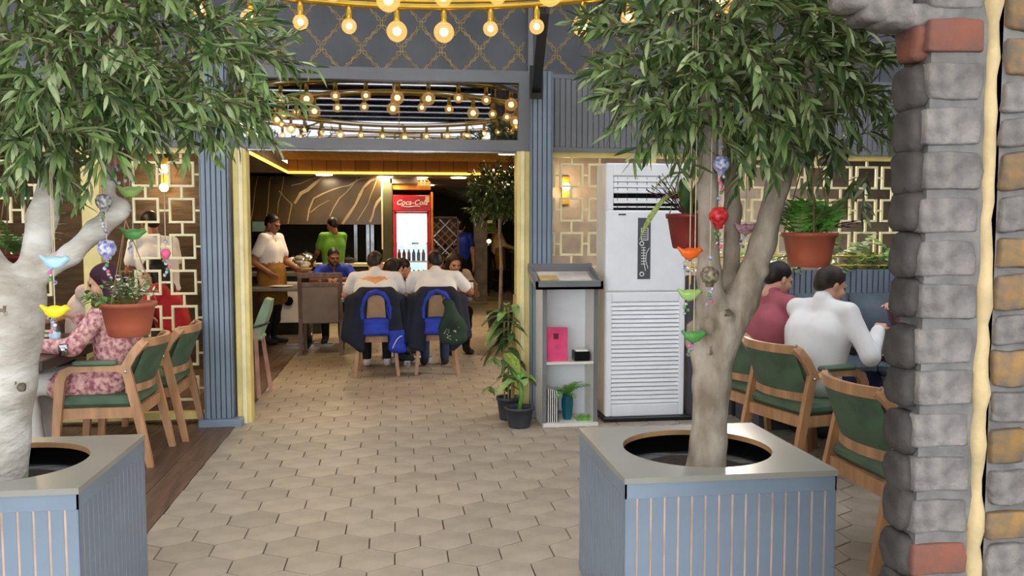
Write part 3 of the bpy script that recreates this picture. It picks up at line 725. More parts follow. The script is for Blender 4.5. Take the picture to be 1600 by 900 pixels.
# brown high-backed chair
bc = empty('high_back_chair', (-.95, 10.82, 0), 'brown wooden chair with a tall grey fabric back, standing empty', 'chair')
X = -.95; Yb = 10.6
for s in (-1, 1):
    MB().sweep([(X + s * .245, Yb, 0), (X + s * .245, Yb + .03, .45), (X + s * .245, Yb - .04, 1.0)], .045, .045, up=(0, 1, 0)).build('leg', 'wood_dark', bc)
    MB().sweep([(X + s * .235, Yb + .44, 0), (X + s * .235, Yb + .44, .44)], .04, .04, up=(0, 1, 0)).build('leg', 'wood_dark', bc)
MB().cbox(X - .265, X + .265, Yb - .06, Yb - .02, .955, 1.02, .006).build('top_rail', 'wood_dark', bc)
MB().box(X - .22, X + .22, Yb - .05, Yb - .015, .85, .90).box(X - .02, X + .02, Yb - .052, Yb - .017, .9, .955).build('rail', 'wood_dark', bc)
MB().cbox(X - .222, X + .222, Yb - .045, Yb + .015, .40, .855, .012).build('backrest', 'grey_fabric', bc)
MB().cbox(X - .245, X + .245, Yb + .03, Yb + .47, .43, .5, .02).build('seat', 'wood_tan', bc)

# folding high chair inside the left jamb
hc = empty('high_chair', (-1.27, 8.1, 0), 'pale green child high chair with pinkish legs inside the left jamb', 'chair')
X, Y = -1.33, 8.15
MB().sweep([(X + .015, Y, .55), (X + .05, Y + .02, .66), (X + .10, Y + .03, .80), (X + .13, Y + .03, .90)], [.2, .24, .24, .2], [.07, .08, .08, .06], up=(1, 0, 0)).build('backrest', 'green_pale', hc)
MB().tube([(X + .02 + .1 * math.cos(t), Y + .15 * math.sin(t), .655 + .02 * math.cos(t)) for t in np.linspace(0, 2 * PI, 21)[:-1]], .010, 6, True).build('safety_ring', 'black_steel', hc)
MB().cbox(X - .15, X + .08, Y - .13, Y + .13, .53, .57, .012).build('seat', 'green_pale', hc)
for (a, b, c, d) in ((.02, -.12, .05, -.18), (.04, .1, .11, .16), (-.16, -.12, -.28, -.18), (-.16, .1, -.28, .16)):
    MB().sweep([(X + a, Y + b, .60), (X + c, Y + d, 0)], .05, .03, up=(1, 0, 0)).build("leg", "pinkwood", hc)

# bench with slatted back, tufted cushions and planting trough behind
bn = empty('bench', (3.4, 6.55, 0), 'blue-grey bench with slatted back and tufted cushions under the right lattice', 'bench')
MB().box(2.74, 5.2, 6.16, 6.62, .0, .40).build('base', 'paint_dark', bn)
MB().box(2.74, 5.2, 6.66, 6.70, .0, 1.20).build('back_panel', 'groove_dark', bn)
bs = mesh_from('slat', *(lambda b: (b.v, b.f))(MB().cbox(-.021, .021, -.014, 0, .4, 1.215, .003)), 'paint_blue')
x = 2.77
while x < 5.2: link('slat', bs, bn, (x - 3.4, 6.66 - 6.55, 0)); x += .0495
def cush(x0, x1, z0, z1, y0, y1, nm):
    m = MB(); n = 8
    def f(u, v): 
        b = math.sin(PI * u) ** .5 * math.sin(PI * v) ** .5 if 0 < u < 1 and 0 < v < 1 else 0
        return (x0 + (x1 - x0) * u, y1 - (y1 - y0) * b, z0 + (z1 - z0) * v)
    m.grid(f, 10, 8); m.build(nm, 'bench_blue', bn, True)
for k in range(5): cush(2.76 + k * .48, 3.235 + k * .48, .5, 1.02, 6.44, 6.64, 'back_cushion')
for k in range(5): MB().cbox(2.76 + k * .48, 3.235 + k * .48, 6.14, 6.6, .40, .52, .04).build('seat_cushion', 'bench_blue', bn)
tr = empty('planting_trough', (3.4, 6.85, 0), 'trough of leafy green plants behind the bench with two gold rails', 'planter')
MB().box(2.35, 4.9, 6.71, 6.84, 0, 1.16).build('trough', 'paint_dark', tr)
for z in (1.245, 1.325): MB().tube([(2.35, 6.68, z), (4.9, 6.68, z)], .008, 6).build('rail', 'gold', tr)
for x in (2.36, 4.89): MB().tube([(x, 6.68, 1.1), (x, 6.68, 1.33)], .008, 6).build('rail_post', 'gold', tr)
MB().box(2.37, 4.88, 6.72, 6.83, 1.15, 1.165).build('soil', 'soil', tr)
for k in range(80):
    x = random.uniform(2.5, 4.6); dens = 1
    a = random.uniform(0, 2 * PI); e = random.uniform(.5, 1.35); hgt = .58 if 3.45 < x < 4.4 else .36
    frond((x, 6.775, 1.16), a if abs(math.sin(a)) < .75 else a + 1, random.uniform(.7, 1.15) * hgt, e, .055, random.choice(['leaf_bright', 'leaf', 'leaf_light']), tr, n=8)
# ------------------------------------------------------------------ soft implicit surfaces (bodies, trunks, cloth)
class SDF:
    def __init__(s): s.p = []
    def cone(s, a, b, ra, rb=None, m=0, k=.03, flat=None):
        s.p.append(('c', Vector(a), Vector(b), ra, ra if rb is None else rb, m, k)); return s
    def ell(s, c, r, m=0, k=.03, R=None):
        s.p.append(('e', Vector(c), Vector(r), R, None, m, k)); return s
    def cut(s, n, c): s.p.append(('x', Vector(n).normalized(), Vector(c), None, None, 0, 0)); return s
    def mesh(s, vox):
        lo = np.array([1e9] * 3); hi = -lo; B = []
        for q in s.p:
            if q[0] == 'x': B.append(None); continue
            if q[0] == 'c':
                r = max(q[3], q[4]); a, b = np.array(q[1]), np.array(q[2]); l, h = np.minimum(a, b) - r, np.maximum(a, b) + r
            else:
                r = max(q[2]) if q[3] is not None else np.array(q[2]); l, h = np.array(q[1]) - r, np.array(q[1]) + r
            B.append((l, h)); lo = np.minimum(lo, l); hi = np.maximum(hi, h)
        lo = lo - 3 * vox; n = np.ceil((hi + 3 * vox - lo) / vox).astype(int) + 1
        D = np.full(n, .3, np.float32); MI = np.zeros(n, np.int16); MD = np.full(n, 9., np.float32)
        ax = [np.float32(lo[i]) + np.float32(vox) * np.arange(n[i], dtype=np.float32) for i in range(3)]
        for q, bb in zip(s.p, B):
            if q[0] == 'x':
                d = (ax[0][:, None, None] - q[2][0]) * q[1][0] + (ax[1][None, :, None] - q[2][1]) * q[1][1] + (ax[2][None, None, :] - q[2][2]) * q[1][2]
                D = np.maximum(D, d.astype(np.float32)); continue
            mg = q[6] + 3 * vox
            i0 = np.maximum(0, np.floor((bb[0] - mg - lo) / vox).astype(int)); i1 = np.minimum(n, np.ceil((bb[1] + mg - lo) / vox).astype(int) + 1)
            sl = tuple(slice(i0[i], i1[i]) for i in range(3))
            x, y, z = ax[0][sl[0]][:, None, None], ax[1][sl[1]][None, :, None], ax[2][sl[2]][None, None, :]
            if q[0] == 'c':
                a, b = q[1], q[2]; ba = b - a; L2 = max(ba.length_squared, 1e-9)
                px, py, pz = x - a.x, y - a.y, z - a.z
                h = np.clip((px * ba.x + py * ba.y + pz * ba.z) / L2, 0, 1)
                d = np.sqrt((px - ba.x * h) ** 2 + (py - ba.y * h) ** 2 + (pz - ba.z * h) ** 2) - (q[3] + (q[4] - q[3]) * h)
            else:
                px, py, pz = x - q[1].x, y - q[1].y, z - q[1].z
                if q[3] is not None:
                    R = q[3].transposed(); px, py, pz = [R[i][0] * px + R[i][1] * py + R[i][2] * pz for i in range(3)]
                r = q[2]; k0 = np.sqrt((px / r.x) ** 2 + (py / r.y) ** 2 + (pz / r.z) ** 2); k1 = np.sqrt((px / r.x ** 2) ** 2 + (py / r.y ** 2) ** 2 + (pz / r.z ** 2) ** 2)
                d = k0 * (k0 - 1) / np.maximum(k1, 1e-6)
            d = d.astype(np.float32); o = D[sl]; k = max(q[6], 1e-4)
            h = np.clip(.5 + .5 * (o - d) / k, 0, 1); D[sl] = o * (1 - h) + d * h - k * h * (1 - h)
            w = d < MD[sl]; MD[sl] = np.where(w, d, MD[sl]); MI[sl] = np.where(w, q[5], MI[sl])
        S = D < 0
        c8 = [S[i:n[0] - 1 + i, j:n[1] - 1 + j, k:n[2] - 1 + k] for i in (0, 1) for j in (0, 1) for k in (0, 1)]
        cnt = sum(c.astype(np.int8) for c in c8); act = (cnt > 0) & (cnt < 8)
        I = np.argwhere(act); idx = -np.ones(act.shape, np.int32); idx[act] = np.arange(len(I))
        acc = np.zeros((len(I), 3)); num = np.zeros(len(I))
        cr = [(i, j, k) for i in (0, 1) for j in (0, 1) for k in (0, 1)]
        for a in cr:
            for ax_ in range(3):
                if a[ax_]: continue
                b = list(a); b[ax_] = 1
                va = D[I[:, 0] + a[0], I[:, 1] + a[1], I[:, 2] + a[2]]; vb = D[I[:, 0] + b[0], I[:, 1] + b[1], I[:, 2] + b[2]]
                mk = (va < 0) != (vb < 0); t = np.where(mk, va / np.where(mk, va - vb, 1), 0)
                P = np.array(a, float)[None, :].repeat(len(I), 0); P[:, ax_] += t
                acc += P * mk[:, None]; num += mk
        V = lo + (I + acc / num[:, None]) * vox
        mv = MI[I[:, 0], I[:, 1], I[:, 2]]
        Fc = []
        for ax_ in range(3):
            sa = [slice(1, -1)] * 3; sa[ax_] = slice(0, -1); sb = list(sa); sb[ax_] = slice(1, None)
            A, Bv = S[tuple(sa)], S[tuple(sb)]
            E = np.argwhere(A != Bv); E = E + np.array([1 if i != ax_ else 0 for i in range(3)])
            if not len(E): continue
            o = [i for i in range(3) if i != ax_]; u = np.zeros(3, int); w = np.zeros(3, int); u[o[0]] = 1; w[o[1]] = 1
            q = [idx[tuple((E - d).T)] for d in (u * 0, u, u + w, w)]
            Q = np.stack(q, 1); fl_ = S[tuple(E.T)] ^ (ax_ == 1)
            Q[fl_] = Q[fl_][:, ::-1]; Fc.append(Q)
        Fc = np.concatenate(Fc); Fc = Fc[(Fc >= 0).all(1)]
        return V, Fc, mv[Fc[:, 0]]
def sdf_obj(name, grids, mats, parent, local=True, smooth=True):
    V, Fc, mi = [], [], []; n = 0
    for s, vx in grids:
        v, f, m = s.mesh(vx); V.append(v); Fc.append(f + n); mi.append(m); n += len(v)
    V = np.concatenate(V); Fc = np.concatenate(Fc); mi = np.concatenate(mi)
    if not local and parent is not None: V = V - np.array(wloc(parent))
    me = bpy.data.meshes.new(name)
    me.vertices.add(len(V)); me.vertices.foreach_set('co', V.astype(np.float32).ravel())
    me.loops.add(len(Fc) * 4); me.loops.foreach_set('vertex_index', Fc.astype(np.int32).ravel())
    me.polygons.add(len(Fc)); me.polygons.foreach_set('loop_start', np.arange(0, len(Fc) * 4, 4, dtype=np.int32)); me.polygons.foreach_set('loop_total', np.full(len(Fc), 4, np.int32))
    for k in mats: me.materials.append(MATS[k])
    me.polygons.foreach_set('material_index', mi.astype(np.int32)); me.polygons.foreach_set('use_smooth', np.ones(len(Fc), bool))
    me.update(calc_edges=True); me.validate()
    return link(name, me, parent)

# ------------------------------------------------------------------ people.  Local frame: facing +y, x to the right, z up
V3 = Vector
def hand(S, wrist, d, nrm, thumb, curl, skin=0):
    d = V3(d).normalized(); nrm = V3(nrm); nrm = (nrm - d * nrm.dot(d)).normalized(); sd = d.cross(nrm) * thumb
    w = V3(wrist)
    S.cone(w - d * .03, w + d * .02, .024, .026, skin, .012)
    for o in (-.026, -.009, .009, .026): S.cone(w + d * .015 + sd * o * .7, w + d * .085 + sd * o, .015, .0125, skin, .012)
    for o, L in ((.027, .072), (.0095, .080), (-.0095, .074), (-.026, .058)):
        a = w + d * .085 + sd * o; c = curl
        p1 = a + (d * math.cos(c * .6) + nrm * math.sin(c * .6)) * L * .46
        p2 = p1 + (d * math.cos(c * 1.5) + nrm * math.sin(c * 1.5)) * L * .32
        p3 = p2 + (d * math.cos(c * 2.2) + nrm * math.sin(c * 2.2)) * L * .24
        S.cone(a, p1, .0098, .0088, skin, .003); S.cone(p1, p2, .0088, .008, skin, .003); S.cone(p2, p3, .008, .0066, skin, .003)
    t0 = w + d * .02 + sd * .024; t1 = t0 + (d * .75 + sd * .65 + nrm * .25).normalized() * .045; t2 = t1 + (d * .9 + sd * .2 + nrm * .35).normalized() * .034
    S.cone(t0, t1, .015, .0115, skin, .008); S.cone(t1, t2, .0115, .0085, skin, .004)
def person(loc, rz, J, label, skin='skin', shirt='c_white', pants='c_black', shoes='shoe_dark', hair='hair', sleeve='short', apron=None, long_hair=False, beard=False, legs=True, vox=.0125, collar=None, group=None, extra=None, fine=True, build=1.0, yoke=None, forearm_mat=None, scarf=None):
    r = empty('person', loc, label, 'person', group, rz)
    mats = [skin, shirt, pants, shoes, apron or shirt, collar or shirt, 'lips', 'eye', hair, yoke or shirt, forearm_mat or skin]
    S = SDF(); pel, ch, nb = V3(J['pelvis']), V3(J['chest']), V3(J['neck']); shL, shR = V3(J['shL']), V3(J['shR'])
    sx = (shR - shL).normalized(); w = build
    mid = pel.lerp(ch, .5)
    for o in (-1, 1):
        S.cone(pel + sx * o * .06, mid + sx * o * .062 * w, .122 * w, .112 * w, 1, .08); S.cone(mid + sx * o * .062 * w, ch + sx * o * .085 * w, .112 * w, .108 * w, 1, .09)
        S.cone(ch + sx * o * .085 * w, nb.lerp(shL if o < 0 else shR, .55) - V3((0, 0, .035)), .105 * w, .062, 1, .10)
    S.cone(nb - V3((0, 0, .02)), shL, .06, .062, 1, .04); S.cone(nb - V3((0, 0, .02)), shR, .06, .062, 1, .04)
    if yoke: S.ell(nb.lerp(ch, .45) - V3((0, .075, 0)), (.115, .035, .022), 9, .01)
    hd = V3(J['head']); hp, hy, hr = J.get('hp', 0), J.get('hy', 0), J.get('hr', 0)
    S.cone(nb - V3((0, 0, .03)), hd + V3((0, -.02, -.07)), .056, .052, 0, .02)
    S.cone(nb - V3((0, .01, .02)), nb + V3((0, -.004, .022)), .064, .061, 5 if collar else 1, .012)
    for sdn, sh in (('L', shL), ('R', shR)):
        el, wr = V3(J['el' + sdn]), V3(J['wr' + sdn])
        S.cone(sh, el, .052, .042, 1 if sleeve == 'long' else 0, .02); S.cone(el, wr, .043, .029, 1 if sleeve == 'long' else 10, .015)
        if sleeve == 'long':
            S.cone(sh, el, .062, .055, 1, .03); S.cone(el, wr - (wr - el).normalized() * .02, .053, .042, 1, .025)
        elif sleeve == 'short': S.cone(sh, sh.lerp(el, .62), .066, .068, 1, .02)
    if legs:
        for sdn in 'LR':
            hip, kn, an, toe = V3(J['hip' + sdn]), V3(J['kn' + sdn]), V3(J['an' + sdn]), V3(J['toe' + sdn])
            S.cone(pel.lerp(hip, .6), hip, .125, .105, 2, .04); S.cone(hip, kn, .098, .068, 2, .03); S.cone(kn, kn.lerp(an, .4), .066, .062, 2, .03); S.cone(kn.lerp(an, .4), an + V3((0, 0, .03)), .062, .05, 2, .03)
            S.cone(an, an.lerp(toe, .5) - V3((0, 0, .03)), .042, .042, 3, .02); S.cone(an - V3((0, 0, .035)), toe, .04, .034, 3, .02)
    if extra: extra(S)
    H = SDF(); R = Euler((hp, hr, hy), 'ZXY' if 0 else 'XYZ').to_matrix() if 0 else (Matrix.Rotation(hy, 3, 'Z') @ Matrix.Rotation(hp, 3, 'X') @ Matrix.Rotation(hr, 3, 'Y'))
    T = lambda x, y, z: hd + R @ V3((x, y, z))
    H.ell(T(0, -.012, .03), (.074, .094, .084), 0, .02, R); H.ell(T(0, .022, -.03), (.06, .07, .083), 0, .03, R)
    for o in (-1, 1):
        H.cone(T(o * .05, .0, -.05), T(o * .018, .062, -.092), .024, .02, 0, .02)
        H.ell(T(o * .076, -.006, -.012), (.011, .021, .031), 0, .006, R @ Matrix.Rotation(o * .35, 3, 'Z'))
        H.cone(T(o * .014, .087, .02), T(o * .045, .076, .02), .012, .010, 0, .010)
        H.ell(T(o * .030, .083, -.001), (.0145, .008, .0065), 7, .002, R)
        H.cone(T(o * .016, .0945, .026), T(o * .046, .082, .027), .0034, .0026, 8, .002)
        H.ell(T(o * .042, .060, -.035), (.026, .024, .026), 0, .02, R)
    H.cone(T(0, .088, .012), T(0, .110, -.026), .009, .0135, 0, .012); H.ell(T(0, .1, -.03), (.018, .012, .009), 0, .008, R)
    H.cone(T(-.02, .086, -.062), T(.02, .086, -.062), .0075, .0075, 6, .004); H.ell(T(0, .07, -.095), (.024, .02, .018), 0, .02, R)
    H.cone(T(0, -.025, -.06), T(0, -.035, -.13), .052, .053, 0, .02)
    if beard:
        for o in (-1, 1): H.cone(T(o * .056, .01, -.055), T(o * .02, .072, -.098), .022, .021, 8, .01); H.cone(T(0, .09, -.048), T(o * .026, .082, -.06), .006, .006, 8, .003)
    G = [(S, vox), (H, .0065 if fine else .009)]
    for sdn, th in (('L', 1), ('R', -1)):
        hk = J.get('hand' + sdn)
        if hk is None: continue
        Hd = SDF(); hand(Hd, J['wr' + sdn], hk[0], hk[1], th if len(hk) < 4 else hk[3], hk[2]); G.append((Hd, .0058 if fine else .008))
    b = sdf_obj('body', G, mats, r)
    K = SDF(); K.ell(T(0, -.022, .036), (.0815, .102, .0915), 0, .02, R)
    if not long_hair:
        K.ell(T(0, -.075, -.02), (.062, .035, .05), 0, .03, R)
        K.cut(R @ V3((0, .80, -.60)), T(0, .058, .055)); K.cut(R @ V3((0, 0, -1)), T(0, 0, -.07))
        if 1:
            pass
    else:
        K.cut(R @ V3((0, .86, -.5)), T(0, .060, .045))
        for o in (-1, 1): K.cone(T(o * .06, -.02, .03), T(o * .075, -.03, -.12), .04, .045, 0, .04); K.cone(T(o * .075, -.03, -.12), T(o * .075, -.05, -.24), .045, .03, 0, .04)
        K.cone(T(0, -.06, 0), T(0, -.08, -.2), .07, .05, 0, .04)
    sdf_obj('hair', [(K, .008)], [hair], r)
    return r
def mirrorx(v): return (-v[0], v[1], v[2])
def sit(lean=.25, seat=.47, wrL=(-.12, .52, .80), wrR=(.12, .52, .80), elL=None, elR=None, headf=.05, hp=-.3, hy=0, hr=0, twist=0, knee=.43, feet=.40, hands=True, curl=.5, w=1.0):
    J = {}; pz = seat + .115; J['pelvis'] = (0, 0, pz)
    d = V3((0, math.sin(lean), math.cos(lean)))
    J['chest'] = V3((0, 0, pz)) + d * .30 + V3((0, -.01, 0)); J['neck'] = V3((0, 0, pz)) + d * .485 + V3((0, .0, 0))
    sv = Matrix.Rotation(twist, 3, 'Z') @ V3((.185 * w, 0, 0))
    J['shL'] = V3((0, 0, pz)) + d * .435 - sv; J['shR'] = V3((0, 0, pz)) + d * .435 + sv
    d2 = V3((0, math.sin(lean + headf), math.cos(lean + headf))); J['head'] = J['neck'] + d2 * .125 + V3((0, .025, 0)); J['hp'] = hp; J['hy'] = hy; J['hr'] = hr
    for s, k, wr, el in ((-1, 'L', wrL, elL), (1, 'R', wrR, elR)):
        sh = J['sh' + k]; wr = V3(wr)
        if el is None:   # two-bone arm: drop the elbow down and outward
            mid = (sh + wr) / 2; dd = (wr - sh).length; h = math.sqrt(max(.001, .285 ** 2 - min(dd, .54) ** 2 / 4))
            ax = (wr - sh).normalized(); dn = V3((s * .55, -.15, -1)); dn = (dn - ax * dn.dot(ax)).normalized(); el = mid + dn * h
        J['el' + k] = V3(el); J['wr' + k] = wr
        if hands: J['hand' + k] = ((wr - V3(el)).normalized() + V3((0, 0, -.2)), (0, 0, -1), curl)
        J['hip' + k] = (s * .095, .06, pz - .025); J['kn' + k] = (s * .12, knee, seat + .055); J['an' + k] = (s * .11, feet, .09); J['toe' + k] = (s * .13, feet + .16, .04)
    return J
def stand(h=1.72, wrL=(-.27, .05, .80), wrR=(.27, .05, .80), elL=None, elR=None, hp=-.1, hy=0, lean=0, stride=0, hands=True, curl=.5):
    f = h / 1.72; J = {}; J['pelvis'] = V3((0, 0, .96)) * f; sh = math.sin(lean)
    J['chest'] = V3((0, sh * .3, 1.27)) * f; J['neck'] = V3((0, sh * .5, 1.455)) * f; J['head'] = V3((0, sh * .65 + .02, 1.60)) * f
    J['hp'] = hp; J['hy'] = hy
    for s, k, wr, el in ((-1, 'L', wrL, elL), (1, 'R', wrR, elR)):
        J['sh' + k] = V3((s * .185, sh * .45, 1.415)) * f; wr = V3(wr); S0 = J['sh' + k]
        if el is None:
            mid = (S0 + wr) / 2; dd = (wr - S0).length; hh = math.sqrt(max(.001, .285 ** 2 - min(dd, .56) ** 2 / 4)); a = (wr - S0).normalized()
            dn = V3((s * .3, -.8, -.3)); dn = (dn - a * dn.dot(a)).normalized(); el = mid + dn * hh
        J['el' + k] = V3(el); J['wr' + k] = wr
        if hands: J['hand' + k] = ((wr - V3(el)).normalized(), (-s, .3, 0), curl)
        J['hip' + k] = V3((s * .095, 0, .90)) * f; J['kn' + k] = V3((s * .10, .03 + s * stride * .5, .49)) * f; J['an' + k] = V3((s * .105, -.02 + s * stride, .09)); J['toe' + k] = V3((s * .13, .15 + s * stride, .04))
    return J
# ------------------------------------------------------------------ the people in the photograph
# woman in floral dress, seated facing left
def dress(S):
    for s in (-1, 1):
        S.cone((s * .095, .04, .56), (s * .12, .32, .52), .125, .10, 1, .04)
person((-1.86, 5.99, 0), PI / 2, sit(.10, .475, wrL=(-.27, .46, .815), wrR=(.12, .32, .95), elL=(-.30, .20, .80), elR=(.27, .12, .78), hp=-.25, hy=.2, curl=.5, knee=.57, feet=.50),
       'woman in a pink floral dress and pale trousers seated at the left table', shirt='c_floral', pants='c_trouser', sleeve='long', long_hair=True, hair='c_maroon', extra=dress)
# man in pink polo, man in white shirt, person in black, hand on the bench
person((2.62, 5.86, 0), -1.3, sit(.18, .475, wrL=(-.18, .50, .80), wrR=(.1, .48, .80), hp=-.35, hy=-.12), 'man in a dusty pink polo shirt with short black hair at the right table', shirt='c_pink', pants='c_denim', collar='c_pink')
person((2.68, 5.20, 0), -1.15, sit(.16, .475, wrL=(-.02, .42, .82), wrR=(.25, .31, .90), elR=(.36, .08, .76), hp=-.35, hy=-.35, curl=.9, w=1.08, headf=.25), 'man in a white shirt and jeans seated with his back turned at the right table', shirt='c_white', pants='c_denim', sleeve='long', hair='hair_brown', build=1.08, collar='c_white')
person((2.50, 3.78, 0), -1.5, sit(.34, .475, wrL=(-.10, .47, .82), wrR=(.2, .5, .82), hp=-.2), 'person in black seated behind the stone pillar', shirt='c_black', pants='c_black', sleeve='long')
person((4.30, 6.34, 0), PI, sit(.12, .52, wrL=(.0, .42, 1.0), wrR=(.60, .36, .97), elR=(.44, .16, .86), hp=-.2), 'person in a pale speckled sleeve seated on the bench behind the stone pillar', shirt='c_lilac', pants='c_denim', sleeve='long', long_hair=True)
# waiter with ochre apron, profile to the right
def apron_f(S):
    for z0, z1 in ((1.0, .62),):
        for o in (-.09, 0, .09): S.cone((o, .07, z0), (o * 1.15, .10, z1), .105, .09, 4, .03)
        for o in (-.12, .12): S.cone((o, 0, z0), (o * 1.2, .02, z1), .10, .10, 4, .03)
person((-1.72, 11.8, 0), -2.0, stand(1.74, wrL=(-.10, .36, 1.02), wrR=(.22, .12, .98), elL=(-.22, .12, 1.10), elR=(.30, -.06, 1.12), hp=-.35, hy=-.05, lean=.06),
       'waiter in a white polo shirt and ochre apron standing inside the left jamb', shirt='c_white', pants='c_black', apron='c_ochre', extra=apron_f, collar='c_black', skin='skin_dark', shoes='shoe_dark')
person((-1.06, 14.25, 0), .6, stand(1.74, wrL=(-.2, .35, 1.0), wrR=(.2, .35, 1.0), hp=-.3), 'cook in a bright green shirt behind the kitchen counter', shirt='c_green', pants='c_black', vox=.015, fine=False, skin='skin_dark')
def stripes(S):
    for s in (-1, 1):
        for o in (-.025, .0, .025): S.cone((s * .235, .13 + o, 1.02), (s * .325, .20 + o, .90), .010, .010, 9, .004)
person((-.88, 12.12, 0), PI, sit(.3, .47, wrL=(-.05, .42, .87), wrR=(.05, .42, .87), elL=(-.29, .22, .85), elR=(.29, .22, .85), hp=-.2, hy=.3), 'man in a blue striped football shirt seated facing the entrance', shirt='c_blue', pants='c_black', skin='skin_dark', beard=True, extra=stripes, yoke='c_white')
def printed(S):
    S.ell((0, .10, 1.0), (.10, .02, .022), 9, .004, Matrix.Rotation(-.5, 3, 'X')); S.ell((.0, .085, .965), (.12, .02, .012), 9, .004, Matrix.Rotation(-.5, 3, 'X'))
person((-.25, 9.22, 0), .0, sit(.24, .485, wrL=(-.30, .38, .85), wrR=(.24, .38, .85), elL=(-.32, .13, .84), elR=(.32, .13, .84), hp=-.35, hy=-.35, headf=.25, w=1.2), 'youth in a white shirt with orange print, seated with his back to the entrance', shirt='c_white', pants='c_black', shoes='shoe_white', yoke='c_orange_print', hair='hair_brown', build=1.1)
person((.40, 9.24, 0), -.0, sit(.20, .485, wrL=(-.16, .38, .85), wrR=(.32, .34, .85), elL=(-.31, .12, .84), elR=(.38, .10, .86), hp=-.35, hy=.25, headf=.25, w=1.25), 'youth in a plain white shirt, seated with his back to the entrance', shirt='c_white', pants='c_denim', shoes='shoe_dark', hair='hair', skin='skin_dark', build=1.1)
person((.62, 10.92, 0), PI + .25, sit(.45, .47, wrL=(-.2, .44, .86), wrR=(.2, .46, .86), hp=-.4), 'long-haired woman in a pale top facing the entrance across the long table', shirt='c_pale', pants='c_black', long_hair=True, hair='hair_brown')
person((-.42, 10.05, 0), -1.5, sit(.60, .47, wrL=(-.14, .52, .86), wrR=(.16, .52, .86), hp=-.3, hy=.25), 'dark-haired person in a red jersey at the left of the long table', shirt='c_red', pants='c_black', long_hair=True)
person((-.34, 10.62, 0), -1.4, sit(.66, .47, wrL=(-.14, .54, .86), wrR=(.16, .54, .86), hp=-.3, hy=.3), 'dark-haired person in a mustard shirt at the left of the long table', shirt='c_mustard', pants='c_black')
person((1.27, 17.5, 0), .0, stand(1.72, hp=0), 'person in a royal blue shirt walking away at the far end', shirt='c_blue', pants='c_black', vox=.017, fine=False, yoke=None, sleeve='short')
person((2.42, 20.9, 0), -1.35, stand(1.74, wrL=(-.15, .38, 1.08), wrR=(.15, .38, 1.08), hp=-.35), 'waiter in a cream shirt and tan apron at the far counter', shirt='c_cream', pants='c_black', apron='c_ochre', sleeve='long', vox=.017, fine=False, skin='skin_dark', extra=apron_f)
# guests glimpsed through the left lattice
person((-2.32, 8.75, 0), .7, stand(1.72, lean=.3, hp=-.4, wrL=(-.2, .4, 1.0), wrR=(.2, .4, 1.0)), 'waiter in a white shirt leaning forward behind the left lattice', shirt='c_white', pants='c_black', skin='skin_dark', vox=.016, fine=False)
person((-2.0, 8.0, 0), PI * .5, sit(.25, .47), 'guest in a red shirt behind the left lattice', shirt='c_red', pants='c_black', long_hair=True, vox=.016, fine=False)
person((-2.75, 7.85, 0), -PI / 2, sit(.2, .47, hp=-.2), 'guest in a pale pink shirt behind the left lattice', shirt='c_pale', pants='c_black', vox=.016, fine=False)
person((-3.35, 7.9, 0), -1.2, sit(.25, .47, hp=-.2), 'bearded guest in a dark top behind the left lattice', shirt='c_black', pants='c_black', beard=True, vox=.014)
# ------------------------------------------------------------------ jackets and bags hung on the youths' chairs
def jacket(x, y, lab, side):
    r = empty('jacket', (x, y, .5), lab, 'jacket', 'dark jackets hung over the chair backs')
    S = SDF()
    for s in (-1, 1):
        for t in np.linspace(0, 1, 4):
            S.cone((s * (.13 + .06 * t), -.275 - .02 * t, .86 - .03 * t), (s * (.16 + .12 * t), -.30, .30 + .10 * t * (1 if side * s > 0 else .3)), .045, .035, 0, .04)
        S.cone((s * .15, -.24, .88), (s * .27, -.20, .80), .05, .05, 0, .04); S.cone((s * .27, -.22, .80), (s * .33, -.27, .42), .05, .04, 0, .05)
    S.cone((-.14, -.24, .90), (.14, -.24, .90), .045, .045, 0, .04)
    sdf_obj('shell', [(S, .014)], ['c_navy'], r).location = (0, 0, -.5)
    L = SDF(); pts = [(.155 * math.cos(a), -.318, .70 + .20 * math.sin(a)) for a in np.linspace(-.35, PI + .35, 9)]
    for a, b in zip(pts, pts[1:]): L.cone(a, b, .026, .026, 0, .01)
    sdf_obj('lining', [(L, .012)], ['c_blue'], r).location = (0, 0, -.5)
    M_ = SDF()
    M_.ell((0, -.31, .54), (.15, .03, .085), 0, .02); M_.cone((-.12, -.31, .47), (.12, -.31, .47), .026, .026, 0, .03); M_.cone((-.12, -.31, .60), (.12, -.31, .60), .024, .024, 0, .03)
    sdf_obj('lower_lining', [(M_, .012)], ['c_blue'], r).location = (0, 0, -.5)
    return r
jacket(-.235, 9.24, 'dark jacket with blue lining over the chair of the orange-printed shirt', -1)
jacket(.40, 9.24, 'dark jacket with blue lining over the chair of the plain white shirt', 1)
b = empty('shoulder_bag', (-.02, 8.93, .25), 'small royal blue shoulder bag hanging beside the left chair leg', 'bag')
S = SDF(); S.ell((0, 0, .14), (.085, .045, .12), 0, .02); S.cone((-.05, 0, .06), (.06, 0, .05), .045, .045, 0, .04); S.cone((-.055, 0, .22), (.045, 0, .23), .035, .03, 0, .04)
sdf_obj('pouch', [(S, .009)], ['c_blue'], b)
MB().tube([(-.05, -.01, .24), (-.10, -.01, .45), (-.09, -.02, .60)], .011, 6).build('strap', 'c_blue', b, local=True)
MB().tube([(.05 - .1 * t, -.045 - .01 * math.sin(PI * t), .19 - .13 * t * t) for t in np.linspace(0, 1, 6)], .004, 5).build('zip', 'paper', b, local=True)
b = empty('drawstring_bag', (.56, 8.90, .35), 'dark green drawstring bag hanging from the right chair', 'bag')
